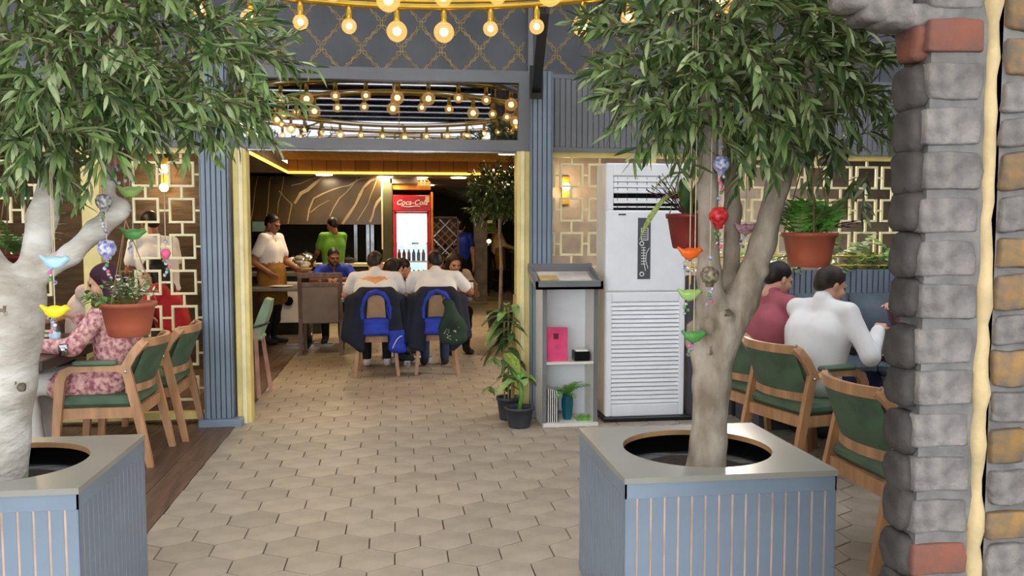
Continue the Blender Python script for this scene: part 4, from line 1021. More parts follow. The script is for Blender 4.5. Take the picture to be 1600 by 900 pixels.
S = SDF(); S.cone((-.03, 0, .42), (-.01, 0, .25), .045, .1, 0, .04); S.ell((.0, 0, .15), (.155, .05, .15), 0, .05); S.cone((-.09, 0, .04), (.1, 0, .05), .045, .045, 0, .05); S.cone((-.08, 0, .44), (-.03, 0, .40), .03, .04, 0, .04)
sdf_obj('sack', [(S, .011)], ['c_forest'], b)
m = MB()
for k in range(34):
    x, z = random.uniform(-.1, .05), random.uniform(.04, .22); m.sweep([(x, -.054, z), (x + .012, -.056, z + random.uniform(-.012, .012))], .003, .004)
m.build('print', 'paper', b, local=True)
MB().tube([(-.09, -.01, .46), (-.12, -.01, .52), (-.2, 0, .55)], .006, 5).build('cord', 'c_forest', b, local=True)

# ------------------------------------------------------------------ trees in the planters
def leaf_canopy(r, centers, nleaf, L, Wd, mats, nbig, twig_from, seed, droop=.5, wpick=(.6, .25, .15)):
    rg = random.Random(seed); base = wloc(r); pts = []
    tw = MB()
    while len(pts) < nleaf:
        c = rg.choices(centers, weights=[q[2] for q in centers])[0]
        # a twig inside this clump
        th, ph = rg.uniform(0, 2 * PI), math.acos(rg.uniform(-1, 1)); rr = rg.uniform(.25, 1) ** .6
        dr = V3((math.sin(ph) * math.cos(th), math.sin(ph) * math.sin(th), math.cos(ph)))
        p = V3(c[0]) + V3((dr.x * c[1][0], dr.y * c[1][1], dr.z * c[1][2])) * rr
        out = (dr + V3((rg.uniform(-.5, .5), rg.uniform(-.5, .5), rg.uniform(-.7, .5)))).normalized()
        ln = rg.uniform(.12, .26); q = p.copy(); P = [q.copy()]; n = rg.randint(7, 11)
        for i in range(n):
            out = (out + V3((0, 0, -.06 * droop)) + V3((rg.uniform(-.08, .08), rg.uniform(-.08, .08), rg.uniform(-.08, .08)))).normalized(); q = q + out * ln / n; P.append(q.copy())
            for s in (0, 1):
                sd = out.cross(V3((rg.uniform(-1, 1), rg.uniform(-1, 1), rg.uniform(-.3, 1)))).normalized() * (1 if s else -1)
                d = (out * rg.uniform(.5, 1.1) + sd * rg.uniform(.4, .9) + V3((0, 0, -.25 * droop))).normalized()
                pts.append((q.copy(), d, rg.uniform(.7, 1.2)))
        tw.tube([P[0], P[len(P) // 2], P[-1]], [.003, .0022, .001], 3)
    for (a, b, r0, r1) in twig_from: tw.tube([a, V3(a).lerp(b, .5) + V3((rg.uniform(-.05, .05), 0, rg.uniform(0, .05))), b], [r0, (r0 + r1) / 2, r1], 6)
    tag(tw.build('twigs', 'twig', r), None, None, None, 'stuff')
    def frame(d):
        d = V3(d); x = d.cross(V3((0, 0, 1))); x = x.normalized() if x.length > 1e-3 else V3((1, 0, 0)); x = (Matrix.Rotation(rg.uniform(-.9, .9), 3, d) @ x); z = x.cross(d)
        return Matrix((x, d, z)).transposed()
    lm = [leafmesh(L, Wd, .35, .12), leafmesh(L * .85, Wd * 1.1, .2, .25)]
    datas = [[mesh_from('leaf', V_, F_, mm, None, True) for V_, F_ in lm] for mm in mats]
    C = V3((0, 0, CAM_H)); pts.sort(key=lambda q: ((q[0] - C).length + (0 if -20 < pj(q[0])[0] < 1620 and -10 < pj(q[0])[1] < 900 else 5)))
    for (p, d, s) in pts[:nbig]:
        k = rg.choices(range(len(mats)), weights=wpick)[0]; o = link('leaf', rg.choice(datas[k]), r, p - base); o.rotation_euler = frame(d).to_euler(); o.scale = (s, s, s)
    VV, FF, mi = [], [], []
    LM = [np.array(v) for v, f in lm]; LF = [f for v, f in lm]; n0 = 0
    for (p, d, s) in pts[nbig:]:
        j = rg.randrange(2); v = (np.array(frame(d)) @ (LM[j] * s).T).T + np.array(p - base); VV.append(v)
        FF += [[a + n0 for a in f] for f in LF[j]]; n0 += len(v); mi += [rg.choices(range(len(mats)), weights=wpick)[0]] * len(LF[j])
    me = mesh_from('foliage', np.concatenate(VV).tolist(), FF, mats, mi, True)
    tag(link('foliage', me, r), None, None, None, 'stuff')

def trunk(r, chains, mat, knots, vox=.012):
    S = SDF()
    for ch in chains:
        for (a, ra), (b, rb) in zip(ch, ch[1:]): S.cone(a, b, ra, rb, 0, .03)
    for k in knots: S.ell(k[0], (k[1], k[1], k[1] * 1.2), 1 if len(k) < 3 else k[2], .02)
    return sdf_obj('trunk', [(S, vox)], [mat, 'knot'], r, local=False)
# right tree
tr_ = empty('potted_tree', (1.24, 3.32, .57), 'pale-barked leafy tree growing from the right planter box', 'tree', 'trees in the planter boxes')
A = lambda px, py, Y=3.32: at(px, py, Y)
ch = [[(V3((1.25, 3.32, .55)), .085), (A(1107, 690), .070), (A(1112, 600), .074), (A(1117, 520), .084), (A(1112, 480), .062)],
      [(A(1117, 520), .07), (A(1108, 430), .046), (A(1106, 300), .040), (A(1108, 180), .036), (A(1100, 60), .026)],
      [(A(1122, 540), .075), (A(1160, 470), .062), (A(1192, 380), .050), (A(1215, 290), .044), (A(1250, 205), .040), (A(1270, 80), .024)],
      [(A(1135, 500), .055), (A(1142, 440, 3.42), .036), (A(1145, 330, 3.46), .034), (A(1140, 210, 3.48), .028), (A(1150, 60, 3.5), .02)],
      [(A(1100, 560), .05), (A(1083, 535), .026), (A(1080, 510), .02)],
      [(A(1250, 215), .03), (A(1310, 150), .022), (A(1340, 80), .014)]]
trunk(tr_, ch, 'bark', [(A(1138, 494, 3.25), .024, 0), (A(1139, 492, 3.226), .010, 1), (A(1110, 552, 3.232), .009, 1), (A(1104, 562, 3.236), .006, 1), (A(1140, 533, 3.252), .006, 1), (A(1196, 425, 3.275), .016, 0), (A(1106, 510, 3.25), .03, 0)])
cen = []
rg = random.Random(3)
for (px, py, Y, rx, ry, rz, w) in ((1040, 60, 3.3, .24, .3, .22, 1.2), (1130, 40, 3.1, .26, .3, .24, 1.3), (1230, 60, 3.25, .26, .3, .24, 1.3), (1310, 90, 3.35, .16, .25, .2, .9), (1035, 125, 3.25, .16, .22, .10, .6), (1090, 150, 3.2, .2, .25, .14, .8), (1180, 140, 3.15, .22, .26, .16, 1), (1290, 165, 3.3, .18, .24, .13, .9),
    (1045, 185, 3.2, .08, .12, .05, .14), (1170, 195, 3.25, .16, .2, .07, .35), (1325, 215, 3.42, .11, .12, .09, .30), (1350, 262, 3.5, .07, .06, .04, .06), (1130, -60, 3.3, .5, .4, .2, 1.6)):
    cen.append((A(px, py, Y), (rx, ry, rz), w))
leaf_canopy(tr_, cen, 6800, .088, .019, ['leaf', 'leaf_light', 'leaf_dark'], 300, [(A(1100, 90), A(1030, 60, 3.2), .012, .004), (A(1108, 170), A(1020, 130, 3.2), .010, .003), (A(1270, 100), A(1330, 60), .012, .003), (A(1270, 90), A(1200, 20, 3.2), .012, .003), (A(1310, 150), A(1350, 170), .008, .002)], 21, droop=.3)
# left tree
tl = empty('potted_tree', (-1.52, 3.45, .57), 'white-barked leafy tree growing from the left planter box', 'tree', 'trees in the planter boxes')
B_ = lambda px, py, Y=3.45: at(px, py, Y)
ch = [[(B_(-26, 770), .150), (B_(-24, 690), .150), (B_(-14, 600), .150), (B_(-4, 520), .15), (B_(6, 470), .145)],
      [(B_(25, 490), .08), (B_(50, 425), .050), (B_(66, 340), .050), (B_(88, 270), .050), (B_(100, 200), .046), (B_(120, 100), .03)],
      [(B_(-5, 480), .11), (B_(-28, 420), .08), (B_(-70, 320), .07), (B_(-70, 150), .05)],
      [(B_(70, 425), .035), (B_(110, 398), .036), (B_(150, 360), .038), (B_(185, 330), .034), (B_(190, 322), .03)],
      [(B_(100, 225), .036), (B_(130, 190), .03), (B_(220, 120), .016)], [(B_(172, 340), .026), (B_(170, 280), .022), (B_(168, 230), .018)]]
trunk(tl, ch, 'bark_white', [(B_(34, 605, 3.335), .018, 1), (B_(30, 512, 3.322), .007, 1), (B_(5, 488, 3.305), .006, 1), (B_(32, 690, 3.318), .006, 1), (B_(12, 572, 3.305), .005, 1)])
cen = []
for (px, py, Y, rx, ry, rz, w) in ((-20, 60, 3.3, .3, .4, .3, 1.1), (70, 50, 3.1, .3, .4, .3, 1.3), (160, 70, 3.2, .3, .4, .25, 1.3), (240, 60, 3.3, .26, .3, .22, 1), (320, 90, 3.4, .22, .3, .16, .8), (60, 150, 3.1, .25, .3, .16, .9), (150, 165, 3.2, .25, .3, .13, .8), (250, 150, 3.3, .24, .3, .13, .7), (340, 150, 3.4, .14, .2, .10, .3), (30, 215, 3.1, .14, .2, .08, .3), (140, 205, 3.2, .12, .16, .06, .2), (385, 60, 3.4, .10, .2, .12, .22), (110, -60, 3.3, .6, .4, .2, 1.3)):
    cen.append((B_(px, py, Y), (rx, ry, rz), w))
leaf_canopy(tl, cen, 7200, .085, .016, ['leaf', 'leaf_light', 'leaf_dark'], 300, [(B_(220, 120), B_(375, 100, 3.4), .008, .002), (B_(210, 205, 3.35), B_(335, 178, 3.4), .006, .002), (B_(200, 160, 3.35), B_(310, 110, 3.35), .006, .002), (B_(120, 100), B_(60, 30, 3.2), .014, .003), (B_(120, 110), B_(200, 20, 3.3), .014, .003)], 44)
# tree inside the dining room
ti = empty('indoor_tree', (1.43, 12.0, 0), 'slim olive-green tree standing inside the dining room', 'tree')
MB().lathe([(.14, 0), (.2, .36), (.21, .38), (.19, .38), (.18, .33), (.001, .33)], (1.43, 12.0, 0), 20).build('pot', 'dark_pot', ti, True)
trunk(ti, [[(V3((1.43, 12, .32)), .03), (V3((1.45, 12, 1.0)), .025), (V3((1.42, 12, 1.75)), .022), (V3((1.36, 12, 2.3)), .012)], [(V3((1.43, 12, 1.6)), .016), (V3((1.6, 12, 2.2)), .01)]], 'bark', [], .014)
leaf_canopy(ti, [(V3((1.40, 12, 2.1)), (.32, .3, .28), 1), (V3((1.62, 12, 2.05)), (.22, .25, .28), .6), (V3((1.28, 12, 1.85)), (.16, .2, .15), .3)], 3400, .09, .024, ['leaf_dark', 'leaf', 'leaf_light'], 0, [], 9)
# ------------------------------------------------------------------ stone pillar and arch foot at the right
def stone_mesh(hx, hy, hz, seed, e=.34, rough=.06):
    rg = np.random.default_rng(seed); nu, nv = 20, 10; V = []; Fc = []
    ph0 = rg.uniform(0, 6, 9)
    for j in range(nv + 1):
        v = -PI / 2 + PI * j / nv
        for i in range(nu):
            u = 2 * PI * i / nu
            f = lambda c: math.copysign(abs(c) ** e, c)
            p = np.array([f(math.cos(v)) * f(math.cos(u)), f(math.cos(v)) * f(math.sin(u)), f(math.sin(v))])
            n = 1 + rough * (math.sin(3 * p[0] + ph0[0] + 2 * p[2]) + math.sin(4 * p[1] + ph0[1]) * .6 + math.sin(5 * p[2] + ph0[2] + 3 * p[0]) * .7 + rg.uniform(-.4, .4))
            V.append((p[0] * hx * n, p[1] * hy * n, p[2] * hz * n))
    for j in range(nv):
        for i in range(nu): Fc.append((j * nu + i, j * nu + (i + 1) % nu, (j + 1) * nu + (i + 1) % nu, (j + 1) * nu + i))
    return V, Fc
YP = 2.0
xl, xm, xr, xe = at(1402, 450, YP).x, at(1436, 450, YP).x, at(1526, 450, YP).x, at(1552, 450, YP).x
ws_ = struct(empty('wall_stone', (xm, YP, 0)), 'rough stone pillar with cream mortar joint at the right')
MB().box(xm + .015, xr + .05, YP + .004, YP + .10, 0, 3.6).build('mortar_core', 'mortar', ws_)
MB().box(xr + .02, 4.6, YP + .004, YP + .18, 0, 3.6).build('mortar_bed', 'mortar', ws_)
def add_stone(cx, cy, cz, hx, hy, hz, mat, seed, e=.3, rough=.05):
    V, Fc = stone_mesh(hx, hy, hz, seed, e, rough)
    o = link('stone', mesh_from('stone', V, Fc, mat, None, True), ws_, (cx - xm, cy - YP, cz)); return o
red_rows = {2.235: 1}
z = .05; k = 0; pitch = .1115
rows = []
zt = at(1480, 55, YP).z
z = zt - pitch * 22
while z < 3.5:
    rows.append(z); z += pitch
for k, z in enumerate(rows):
    if z < .03: continue
    up = round((z - zt) / pitch)
    red = up in (0, -14, -12) ; mix = up in (-4, -5)
    hz = .0445 + random.uniform(-.004, .003)
    add_stone((xm + xr) / 2 + random.uniform(-.004, .004), YP + .05 + random.uniform(-.005, .004), z + random.uniform(-.004, .004), (xr - xm) / 2 - .003, .055, hz, 'stone_red' if red else 'stone_grey', 100 + k, .16, .03)
    w = random.uniform(.030, .04)
    add_stone(xm + .012, YP + .065, z + random.uniform(-.01, .01), w, .055, .056 + random.uniform(-.006, .006), 'stone_red' if up == 0 else 'stone_dark', 300 + k, .55, .05)
# cream bead between the two faces
pth = [(xr + .024 + random.uniform(-.004, .004), YP + .012, q) for q in np.arange(0, 3.6, .045)]
MB().tube(pth, [.023 + random.uniform(-.006, .006) for _ in pth], 8).build('mortar_bead', 'mortar_cream', ws_, True)
# ochre stones to the right of the bead
z = .02; k = 0
while z < 3.5:
    h = random.uniform(.085, .125); x = xe + random.uniform(-.004, .004); first = True
    while x < xe + .55:
        w = random.uniform(.11, .19)
        add_stone(x + w / 2, YP + .035, z + h / 2, w / 2 - .004, .05, h / 2 - .008, random.choice(['stone_ochre', 'stone_ochre', 'stone_grey']), 700 + k, .22, .05); x += w; k += 1
    z += h
# springing stones of the arch
for (px, py, w, h) in ((1395, 8, .07, .035), (1380, -22, .09, .05), (1440, 20, .09, .03)):
    p = at(px, py, YP); add_stone(p.x, YP + .06, p.z, w, .06, h, 'stone_grey', int(px), .45, .06)

# ------------------------------------------------------------------ kitchen and far end of the room
hood = empty('kitchen_hood', (-2.2, 15.2, 1.63), 'dark veined marble hood over the kitchen recess', 'hood')
x0 = -3.9; x1_ = at(597, 300, 15).x
MB().box(x0, x1_, 15.0, 15.3, 1.63, 2.45).build('marble_panel', 'marble', hood)
MB().box(x1_ - .015, x1_ + .01, 14.985, 15.0, 1.2, 2.45).build('edge_trim', 'c_cream', hood)
vn = MB()
for pts, w in (([(460, 318), (470, 302), (490, 288), (510, 271)], .06), ([(436, 298), (456, 319), (450, 350)], .02), ([(480, 345), (490, 310), (520, 296), (545, 290), (585, 270)], .03), ([(485, 332), (514, 313)], .015), ([(515, 338), (530, 310), (550, 290), (558, 274)], .018), ([(535, 350), (555, 320), (568, 293), (590, 272)], .055), ([(558, 345), (575, 318), (584, 294), (590, 276)], .014), ([(578, 347), (585, 325), (596, 308)], .05), ([(392, 345), (398, 300), (406, 250)], .012), ([(415, 345), (420, 300), (425, 262)], .012), ([(433, 335), (440, 300), (443, 268)], .014), ([(455, 290), (485, 280), (505, 272)], .012)):
    P = [at(a, b, 14.99) for a, b in pts]; q = []
    for a, b in zip(P, P[1:]): q += [a, a.lerp(b, .5) + V3((random.uniform(-.02, .02), 0, random.uniform(-.02, .02)))]
    q.append(P[-1]); vn.sweep([(v.x, 14.997, min(2.44, max(1.64, v.z))) for v in q], .004, [w * random.uniform(.5, 1.2) for _ in q], up=(0, 1, .001)) if 0 else vn.sweep([(v.x, 14.997, min(2.44, max(1.64, v.z))) for v in q], [w * random.uniform(.5, 1.1) for _ in q], .006, up=(0, 1, .001))
vn.build('veins', 'vein', hood)
ct = empty('kitchen_counter', (-2.0, 14.8, 0), 'pale kitchen counter with equipment below the marble hood', 'counter')
MB().box(-3.9, -.25, 14.6, 15.0, 0, .92).build('body', 'wall_dark', ct); MB().box(-3.9, -.22, 14.55, 15.05, .92, .97).build('worktop', 'c_cream', ct)
kw = empty('wall_kitchen', (-2, 16, 0)); struct(kw, 'dark kitchen recess with steel uprights')
MB().box(-4, -.25, 15.9, 16, 0, 2.45).build('back_panel', 'dark', kw)
for px in (556, 582, 575): q = at(px, 380, 15.7); MB().box(q.x - .03, q.x + .03, 15.66, 15.7, .9, 1.7).build('upright', 'steel', kw)
struct(MB().box(x1_, -.10, 15.0, 16, 0, 2.45).build('wall_pier', 'wall_green'))
# steaming pan lids and pots on the counter
for k, (px, py, r_, mt, lab) in enumerate(((478, 400, .17, 'steel', 'large steel dome lid on the kitchen counter'), (545, 402, .1, 'dark', 'dark pan on the kitchen counter'), (458, 404, .09, 'white', 'white plate stack on the kitchen counter'))):
    q = at(px, py, 14.75); e_ = empty('pan', (q.x, 14.75, .97), lab, 'pan')
    MB().lathe([(r_ * .9, 0), (r_, .04), (r_ * .95, .08), (r_ * .6, .17 if k == 0 else .1), (.02, .2 if k == 0 else .11)], (q.x, 14.75, .97), 18).build('lid' if k == 0 else 'pan_body', mt, e_, True)
    MB().lathe([(.02, 0), (.025, .03), (.01, .035)], (q.x, 14.75, .97 + (.2 if k == 0 else .11)), 10).build('knob', 'black_steel', e_)
mo = empty('serving_station', (-1.55, 13.0, 0), 'dark serving station with stacked trays behind the waiter', 'counter')
MB().box(-2.2, -1.15, 12.8, 13.3, 0, .86).build('cabinet', 'wall_dark', mo); MB().cbox(-2.25, -1.1, 12.75, 13.35, .86, .91, .006).build('top', 'table_grey', mo)
MB().cbox(-1.75, -1.45, 12.74, 12.8, .18, .78, .006).build('door', 'c_white', mo); MB().lathe([(.07, 0), (.07, .01)], (0, 0, 0), 14).build('dial', 'black_gloss', mo, local=True).location = (-1.6 + 1.55, 12.73 - 13.0, .5)
bpy.data.objects[[o.name for o in mo.children if o.name.startswith('dial')][0]].rotation_euler = (PI / 2, 0, 0)
tb = empty('food_basket', (-1.42, 12.95, .91), 'tray of bread under a clear dome on the serving station', 'basket')
MB().lathe([(.1, 0), (.14, .04), (.15, .06)], (-1.42, 12.95, .915), 16).build('basket', 'kraft', tb, True)
for k in range(5): MB().ball((-1.42 + random.uniform(-.07, .07), 12.95 + random.uniform(-.05, .05), 1.0 + .03 * k), .06, 8, 1.3, 1, .7).build('bread', 'c_pale', tb, True)
MB().lathe([(.15, .06), (.15, .16), (.10, .25), (.01, .28)], (-1.42, 12.95, .915), 16).build('dome', 'glass', tb, True)
sc = empty('wall_screen', (at(405, 355, 14.4).x, 14.4, 1.5), 'small pale blue screen behind the waiter', 'screen')
q = at(405, 354, 14.4); MB().box(q.x - .12, q.x + .12, 14.4, 14.43, q.z - .09, q.z + .09).build('bezel', 'black_steel', sc); MB().box(q.x - .11, q.x + .11, 14.395, 14.4, q.z - .08, q.z + .08).build('display', 'screen_blue', sc)
MB().box(q.x - .02, q.x + .02, 14.43, 14.95, q.z - .02, q.z + .02).build('arm', 'black_steel', sc)

# drinks fridge
fx0, fx1 = -.085, .56; fy = 15.0
fg = empty('drinks_fridge', ((fx0 + fx1) / 2, fy + .3, 0), 'red Coca-Cola drinks fridge with a lit glass door', 'fridge'); fg['label'] = 'red drinks fridge with white script sign and lit glass door'
MB().box(fx0, fx0 + .045, fy, fy + .6, .05, 1.86).box(fx1 - .045, fx1, fy, fy + .6, .05, 1.86).box(fx0, fx1, fy, fy + .6, .05, .25).box(fx0, fx1, fy + .56, fy + .6, .25, 1.86).build('cabinet', 'red_gloss', fg)
sg = MB().cbox(fx0, fx1, fy - .02, fy + .6, 1.86, 2.14, .012).build('sign', 'red_gloss', fg)
MB().box(fx0 + .045, fx1 - .045, fy + .5, fy + .55, .25, 1.84).build('lit_back', 'fridge_glow', fg)
MB().box(fx0 + .04, fx1 - .04, fy - .005, fy + .005, .25, 1.84).build('door_glass', 'glass', fg)
MB().box(fx0 + .03, fx0 + .06, fy - .02, fy, .22, 1.85).box(fx1 - .06, fx1 - .03, fy - .02, fy, .22, 1.85).box(fx0 + .03, fx1 - .03, fy - .02, fy, 1.82, 1.85).box(fx0 + .03, fx1 - .03, fy - .02, fy, .22, .26).build('door_frame', 'c_red', fg)
MB().box(fx0 + .236, fx0 + .244, fy - .01, fy, .26, 1.82).build('door_bar', 'white', fg)
for i, z in enumerate((.62, .98, 1.30, 1.58)): MB().box(fx0 + .05, fx1 - .05, fy + .06, fy + .5, z - .012, z).build('shelf', 'white', fg)
MB().box(fx0 + .05, fx1 - .05, fy + .05, fy + .06, 1.285, 1.315).build('price_strip', 'white', fg)
MB().box(fx0 + .15, fx0 + .34, fy + .045, fy + .05, 1.292, 1.308).box(fx0 + .44, fx0 + .54, fy + .045, fy + .05, 1.292, 1.308).build('price_tag', 'red_gloss', fg)
MB().poly([(fx0 + .09, 1.34), (fx0 + .26, 1.34), (fx0 + .2, 1.44), (fx0 + .17, 1.54), (fx0 + .155, 1.58), (fx0 + .14, 1.53), (fx0 + .12, 1.43)], .03, y0=fy + .2).build('display_card', 'steel', fg)
def text_mesh(name, s, size, mat, parent, loc, shear=0, rot=(PI / 2, 0, 0)):
    cu = bpy.data.curves.new(name, 'FONT'); cu.body = s; cu.size = size; cu.shear = shear; cu.extrude = .002; cu.align_x = 'CENTER'; cu.align_y = 'CENTER'; cu.resolution_u = 3; cu.offset = size * .012
    o = bpy.data.objects.new(name, cu); COL.objects.link(o); dg = bpy.context.evaluated_depsgraph_get(); me = bpy.data.meshes.new_from_object(o.evaluated_get(dg)); bpy.data.objects.remove(o)
    me.materials.clear(); me.materials.append(MATS[mat]); t = link(name, me, parent, loc); t.rotation_euler = rot; return t
text_mesh('lettering', 'Coca-Cola', .125, 'white', sg, (0, -.325, 2.01), .35)
MB().tube([(fx0 + .14, fy - .023, 1.955), (fx0 + .25, fy - .023, 1.935), (fx0 + .38, fy - .023, 1.95), (fx0 + .47, fy - .023, 1.945)], .006, 5).build('flourish', 'white', sg)
MB().box(fx1 - .085, fx1 - .02, fy - .024, fy - .02, 2.02, 2.12).build('sticker', 'c_cream', sg)
for i, z in enumerate((.63, .99, 1.59, .27)):
    for j in range(6):
        if i == 2 and j > 2: continue
        bt = MB().lathe([(.028, 0), (.03, .02), (.03, .13), (.013, .17), (.013, .2), (.001, .2)], (fx0 + .1 + j * .085, fy + .2, z), 10).build('bottle', random.choice(['c_red', 'c_blue', 'wine', 'teal']))
        tag(bt, ('bottle on the %s shelf inside the red drinks fridge' % ['second lowest', 'middle', 'top', 'bottom'][i]), 'bottle', 'bottles in the drinks fridge, shelf %s' % ['two', 'three', 'four', 'one'][i])
og = empty('wall_niche', (.23, 15.3, 0)); struct(og, 'orange wooden niche around the drinks fridge')
MB().box(-.13, -.09, 15.05, 15.65, 0, 2.34).box(.57, .61, 15.05, 15.65, 0, 2.2).box(-.13, .57, 15.05, 15.65, 2.24, 2.38).build('panel', 'orange_panel', og)
MB().box(-.13, .35, 15.0, 15.05, 2.34, 2.45).build('drape', 'wall_taupe', og)
MB().tube([(.36 + .07 * t + .06 * math.cos(7 * t), 15.02, 2.36 + .05 * math.sin(7 * t)) for t in np.linspace(0, 2.6, 40)], .006, 5).build('scroll', 'rope', og)

# wine rack of crossed bars, far walls, column, stair soffit
rk = empty('wine_rack', (.93, 17.1, 0), 'dark wine rack of crossed bars with gleaming bottles at the far end', 'rack')
MB().box(.66, .70, 17, 17.3, 0, 1.8).box(1.16, 1.20, 17, 17.3, 0, 1.8).box(.66, 1.2, 17, 17.3, 1.76, 1.80).box(.66, 1.2, 17.28, 17.3, 0, 1.8).box(.66, 1.2, 17, 17.3, 0, .1).build('frame', 'wood_dark', rk)
for k in range(-3, 11):
    for s in (-1, 1):
        c = .1 + k * .17; P = []
        for x in np.linspace(.7, 1.16, 9):
            z = c + s * (x - .93) * 1.0
            if .1 < z < 1.76: P.append((x, 17.04 + .01 * (s + 1), z))
        if len(P) > 1: MB().sweep([P[0], P[-1]], .02, .014, up=(0, 1, 0)).build('bar', 'chrome' if k % 3 == 0 else 'wood_tan', rk)
for k in range(12):
    bx_, bz = .78 + .16 * (k % 3), .72 + .17 * (k // 3); bt = MB().lathe([(.001, 0), (.036, .0), (.036, .15), (.014, .2), (.014, .24), (.001, .24)], (0, 0, 0), 10).build('wine_bottle', 'chrome' if k % 2 else 'black_gloss'); bt.location = (bx_, 17.26, bz); bt.rotation_euler = (PI / 2, 0, 0)
    tag(bt, 'bottle lying in the far wine rack', 'bottle', 'bottles in the wine rack')
struct(MB().box(1.62, 1.87, 18.0, 18.4, 0, 2.45).build('wall_column', 'wall_taupe'))
so = MB(); so._add([(.62, 18.5, 2.45), (2.2, 18.5, 2.45), (2.2, 18.5, 1.98), (1.0, 18.5, 2.44), (.62, 21, 2.45), (2.2, 21, 2.45), (2.2, 21, 1.98), (1.0, 21, 2.44)], [(0, 1, 2, 3), (7, 6, 5, 4), (0, 3, 7, 4), (3, 2, 6, 7), (2, 1, 5, 6)])
struct(so.build('ceiling_slope', 'ceil_grey'))
cb = empty('far_counter', (2.95, 20.6, 0), 'dark far counter with a frame of black rails where the waiter works', 'counter')
MB().box(2.72, 3.4, 20.2, 22, .98, 1.03).build('top', 'table_grey', cb); MB().box(2.9, 3.4, 20.2, 22, 0, .98).build('body', 'wall_dark', cb)
for (a, b) in ((2.12, 20.35), (2.72, 20.35), (2.72, 21.2), (2.12, 21.2)): MB().box(a - .02, a + .02, b - .02, b + .02, 0, .98).build('post', 'black_steel', cb)
for z in (.3, .56): MB().box(2.12, 2.72, 20.33, 20.37, z, z + .03).build('rail', 'black_steel', cb)
for k, (px, py, w, h) in enumerate(((753, 352, .12, .2), (766, 350, .12, .2))):
    q = at(px, py, 20.0); e_ = empty('chalkboard', (q.x, 20.0, q.z - h), ['left', 'right'][k] + ' green chalkboard menu hanging at the far end', 'sign', 'green chalkboards at the far end')
    MB().box(q.x - w, q.x + w, 20.0, 20.02, q.z - h, q.z + h).build('board', 'chalk_green', e_); MB().box(q.x - w - .02, q.x + w + .02, 20.005, 20.03, q.z - h - .02, q.z + h + .02).build('frame', 'wood_dark', e_)
    MB().box(q.x - w + .03, q.x + w - .03, 19.995, 20.0, q.z + .02, q.z + .09).build('notice', 'paper', e_)
for k, px in enumerate((759, 764)):
    q = at(px, 377, 19.6); e_ = empty('table_candle', (q.x, 19.6, q.z), ['left', 'right'][k] + ' small lit glass lamp at the far end of the room', 'lamp', 'small lit lamps at the far end')
    MB().ball((q.x, 19.6, q.z), .045, 10).build('globe', 'sconce', e_, True); MB().lathe([(.05, 0), (.03, .03), (.02, .06)], (q.x, 19.6, q.z - .1), 10).build('base', 'black_steel', e_)
    MB().tube([(q.x, 19.6, q.z - .09), (q.x, 19.6, .0)], .012, 6).build('stand', 'black_steel', e_)

# wall sconces seen through the screens
for (px, pys, Y, lab) in ((257, (264, 293), 9.66, 'twin-bulb wall sconce behind the left lattice'), (884, (292,), 9.66, 'single wall sconce behind the right lattice')):
    q = at(px, pys[0], Y); e_ = empty('wall_sconce', (q.x, Y + .04, q.z), lab, 'lamp')
    MB().box(q.x - .04, q.x + .04, 9.66, 9.70, q.z - .2, q.z + .12).build('backplate', 'gold', e_)
    for py in pys:
        q = at(px, py, Y - .05); MB().ball((q.x, Y - .07, q.z), .048, 10).build('bulb', 'sconce', e_, True); MB().tube([(q.x, Y - .05, q.z), (q.x, Y + .01, q.z)], .018, 8).build('arm', 'gold', e_)
    lamp('POINT', 'sconce_light', (q.x, Y - .25, q.z), 6, WARM, .05)
# ------------------------------------------------------------------ hanging pots and plants
def hang_pot(c, r, h, mat, top, label):
    e = empty('hanging_pot', (c[0], c[1], c[2] - h), label, 'potted plant', 'hanging flower pots')
    MB().lathe([(r * .66, -h), (r * .72, -h * .97), (r * .80, -h * .7), (r * .93, -h * .14), (r * 1.0, -h * .13), (r * 1.02, 0), (r * .95, 0), (r * .93, -.02), (.001, -.025)], c, 28).build('pot', mat, e, True)
    MB().lathe([(.001, -.02), (r * .93, -.022)], c, 20).build('soil', 'soil', e)
    for a in (.2, 2.3, 4.4):
        MB().tube([(c[0] + r * math.cos(a), c[1] + r * math.sin(a), c[2] - .01), (c[0], c[1], c[2] + .42), (c[0], c[1], top)], .0028, 5).build('hanger_cord', 'stem_wood', e)
    return e
def bush(e, c, spread, hgt, n, L, Wd, mats, seed, up=.6, nm='leaf'):
    # leafy shoots: stems one part, each leaf of the bush its own part
    rg = random.Random(seed); st = MB(); base = wloc(e)
    lm = [mesh_from('leaf', *leafmesh(L * s, Wd * s, .25, .25), m, None, True) for m in mats for s in (.8, 1.1)]
    for k in range(n):
        a, b = rg.uniform(0, 2 * PI), rg.uniform(0, 1) ** .7
        tip = V3((c[0] + spread * b * math.cos(a), c[1] + spread * b * math.sin(a), c[2] + hgt * (1 - .5 * b * b) * rg.uniform(.55, 1.1))); bs = V3((c[0] + .3 * spread * b * math.cos(a), c[1] + .3 * spread * b * math.sin(a), c[2] - .01))
        st.tube([bs, bs.lerp(tip, .5) + V3((0, 0, .02)), tip], [.002, .0016, .001], 4)
        for j in range(rg.randint(2, 4)):
            p = bs.lerp(tip, rg.uniform(.35, 1)); d = V3((math.cos(a + rg.uniform(-1.6, 1.6)), math.sin(a + rg.uniform(-1.6, 1.6)), rg.uniform(-.2, up))).normalized()
            x = d.cross(V3((0, 0, 1))).normalized(); o = link(nm, rg.choice(lm), e, p - base); o.rotation_euler = Matrix((x, d, x.cross(d))).transposed().to_euler()
    tag(st.build('stems', 'stem', e), None, None, None, 'stuff')
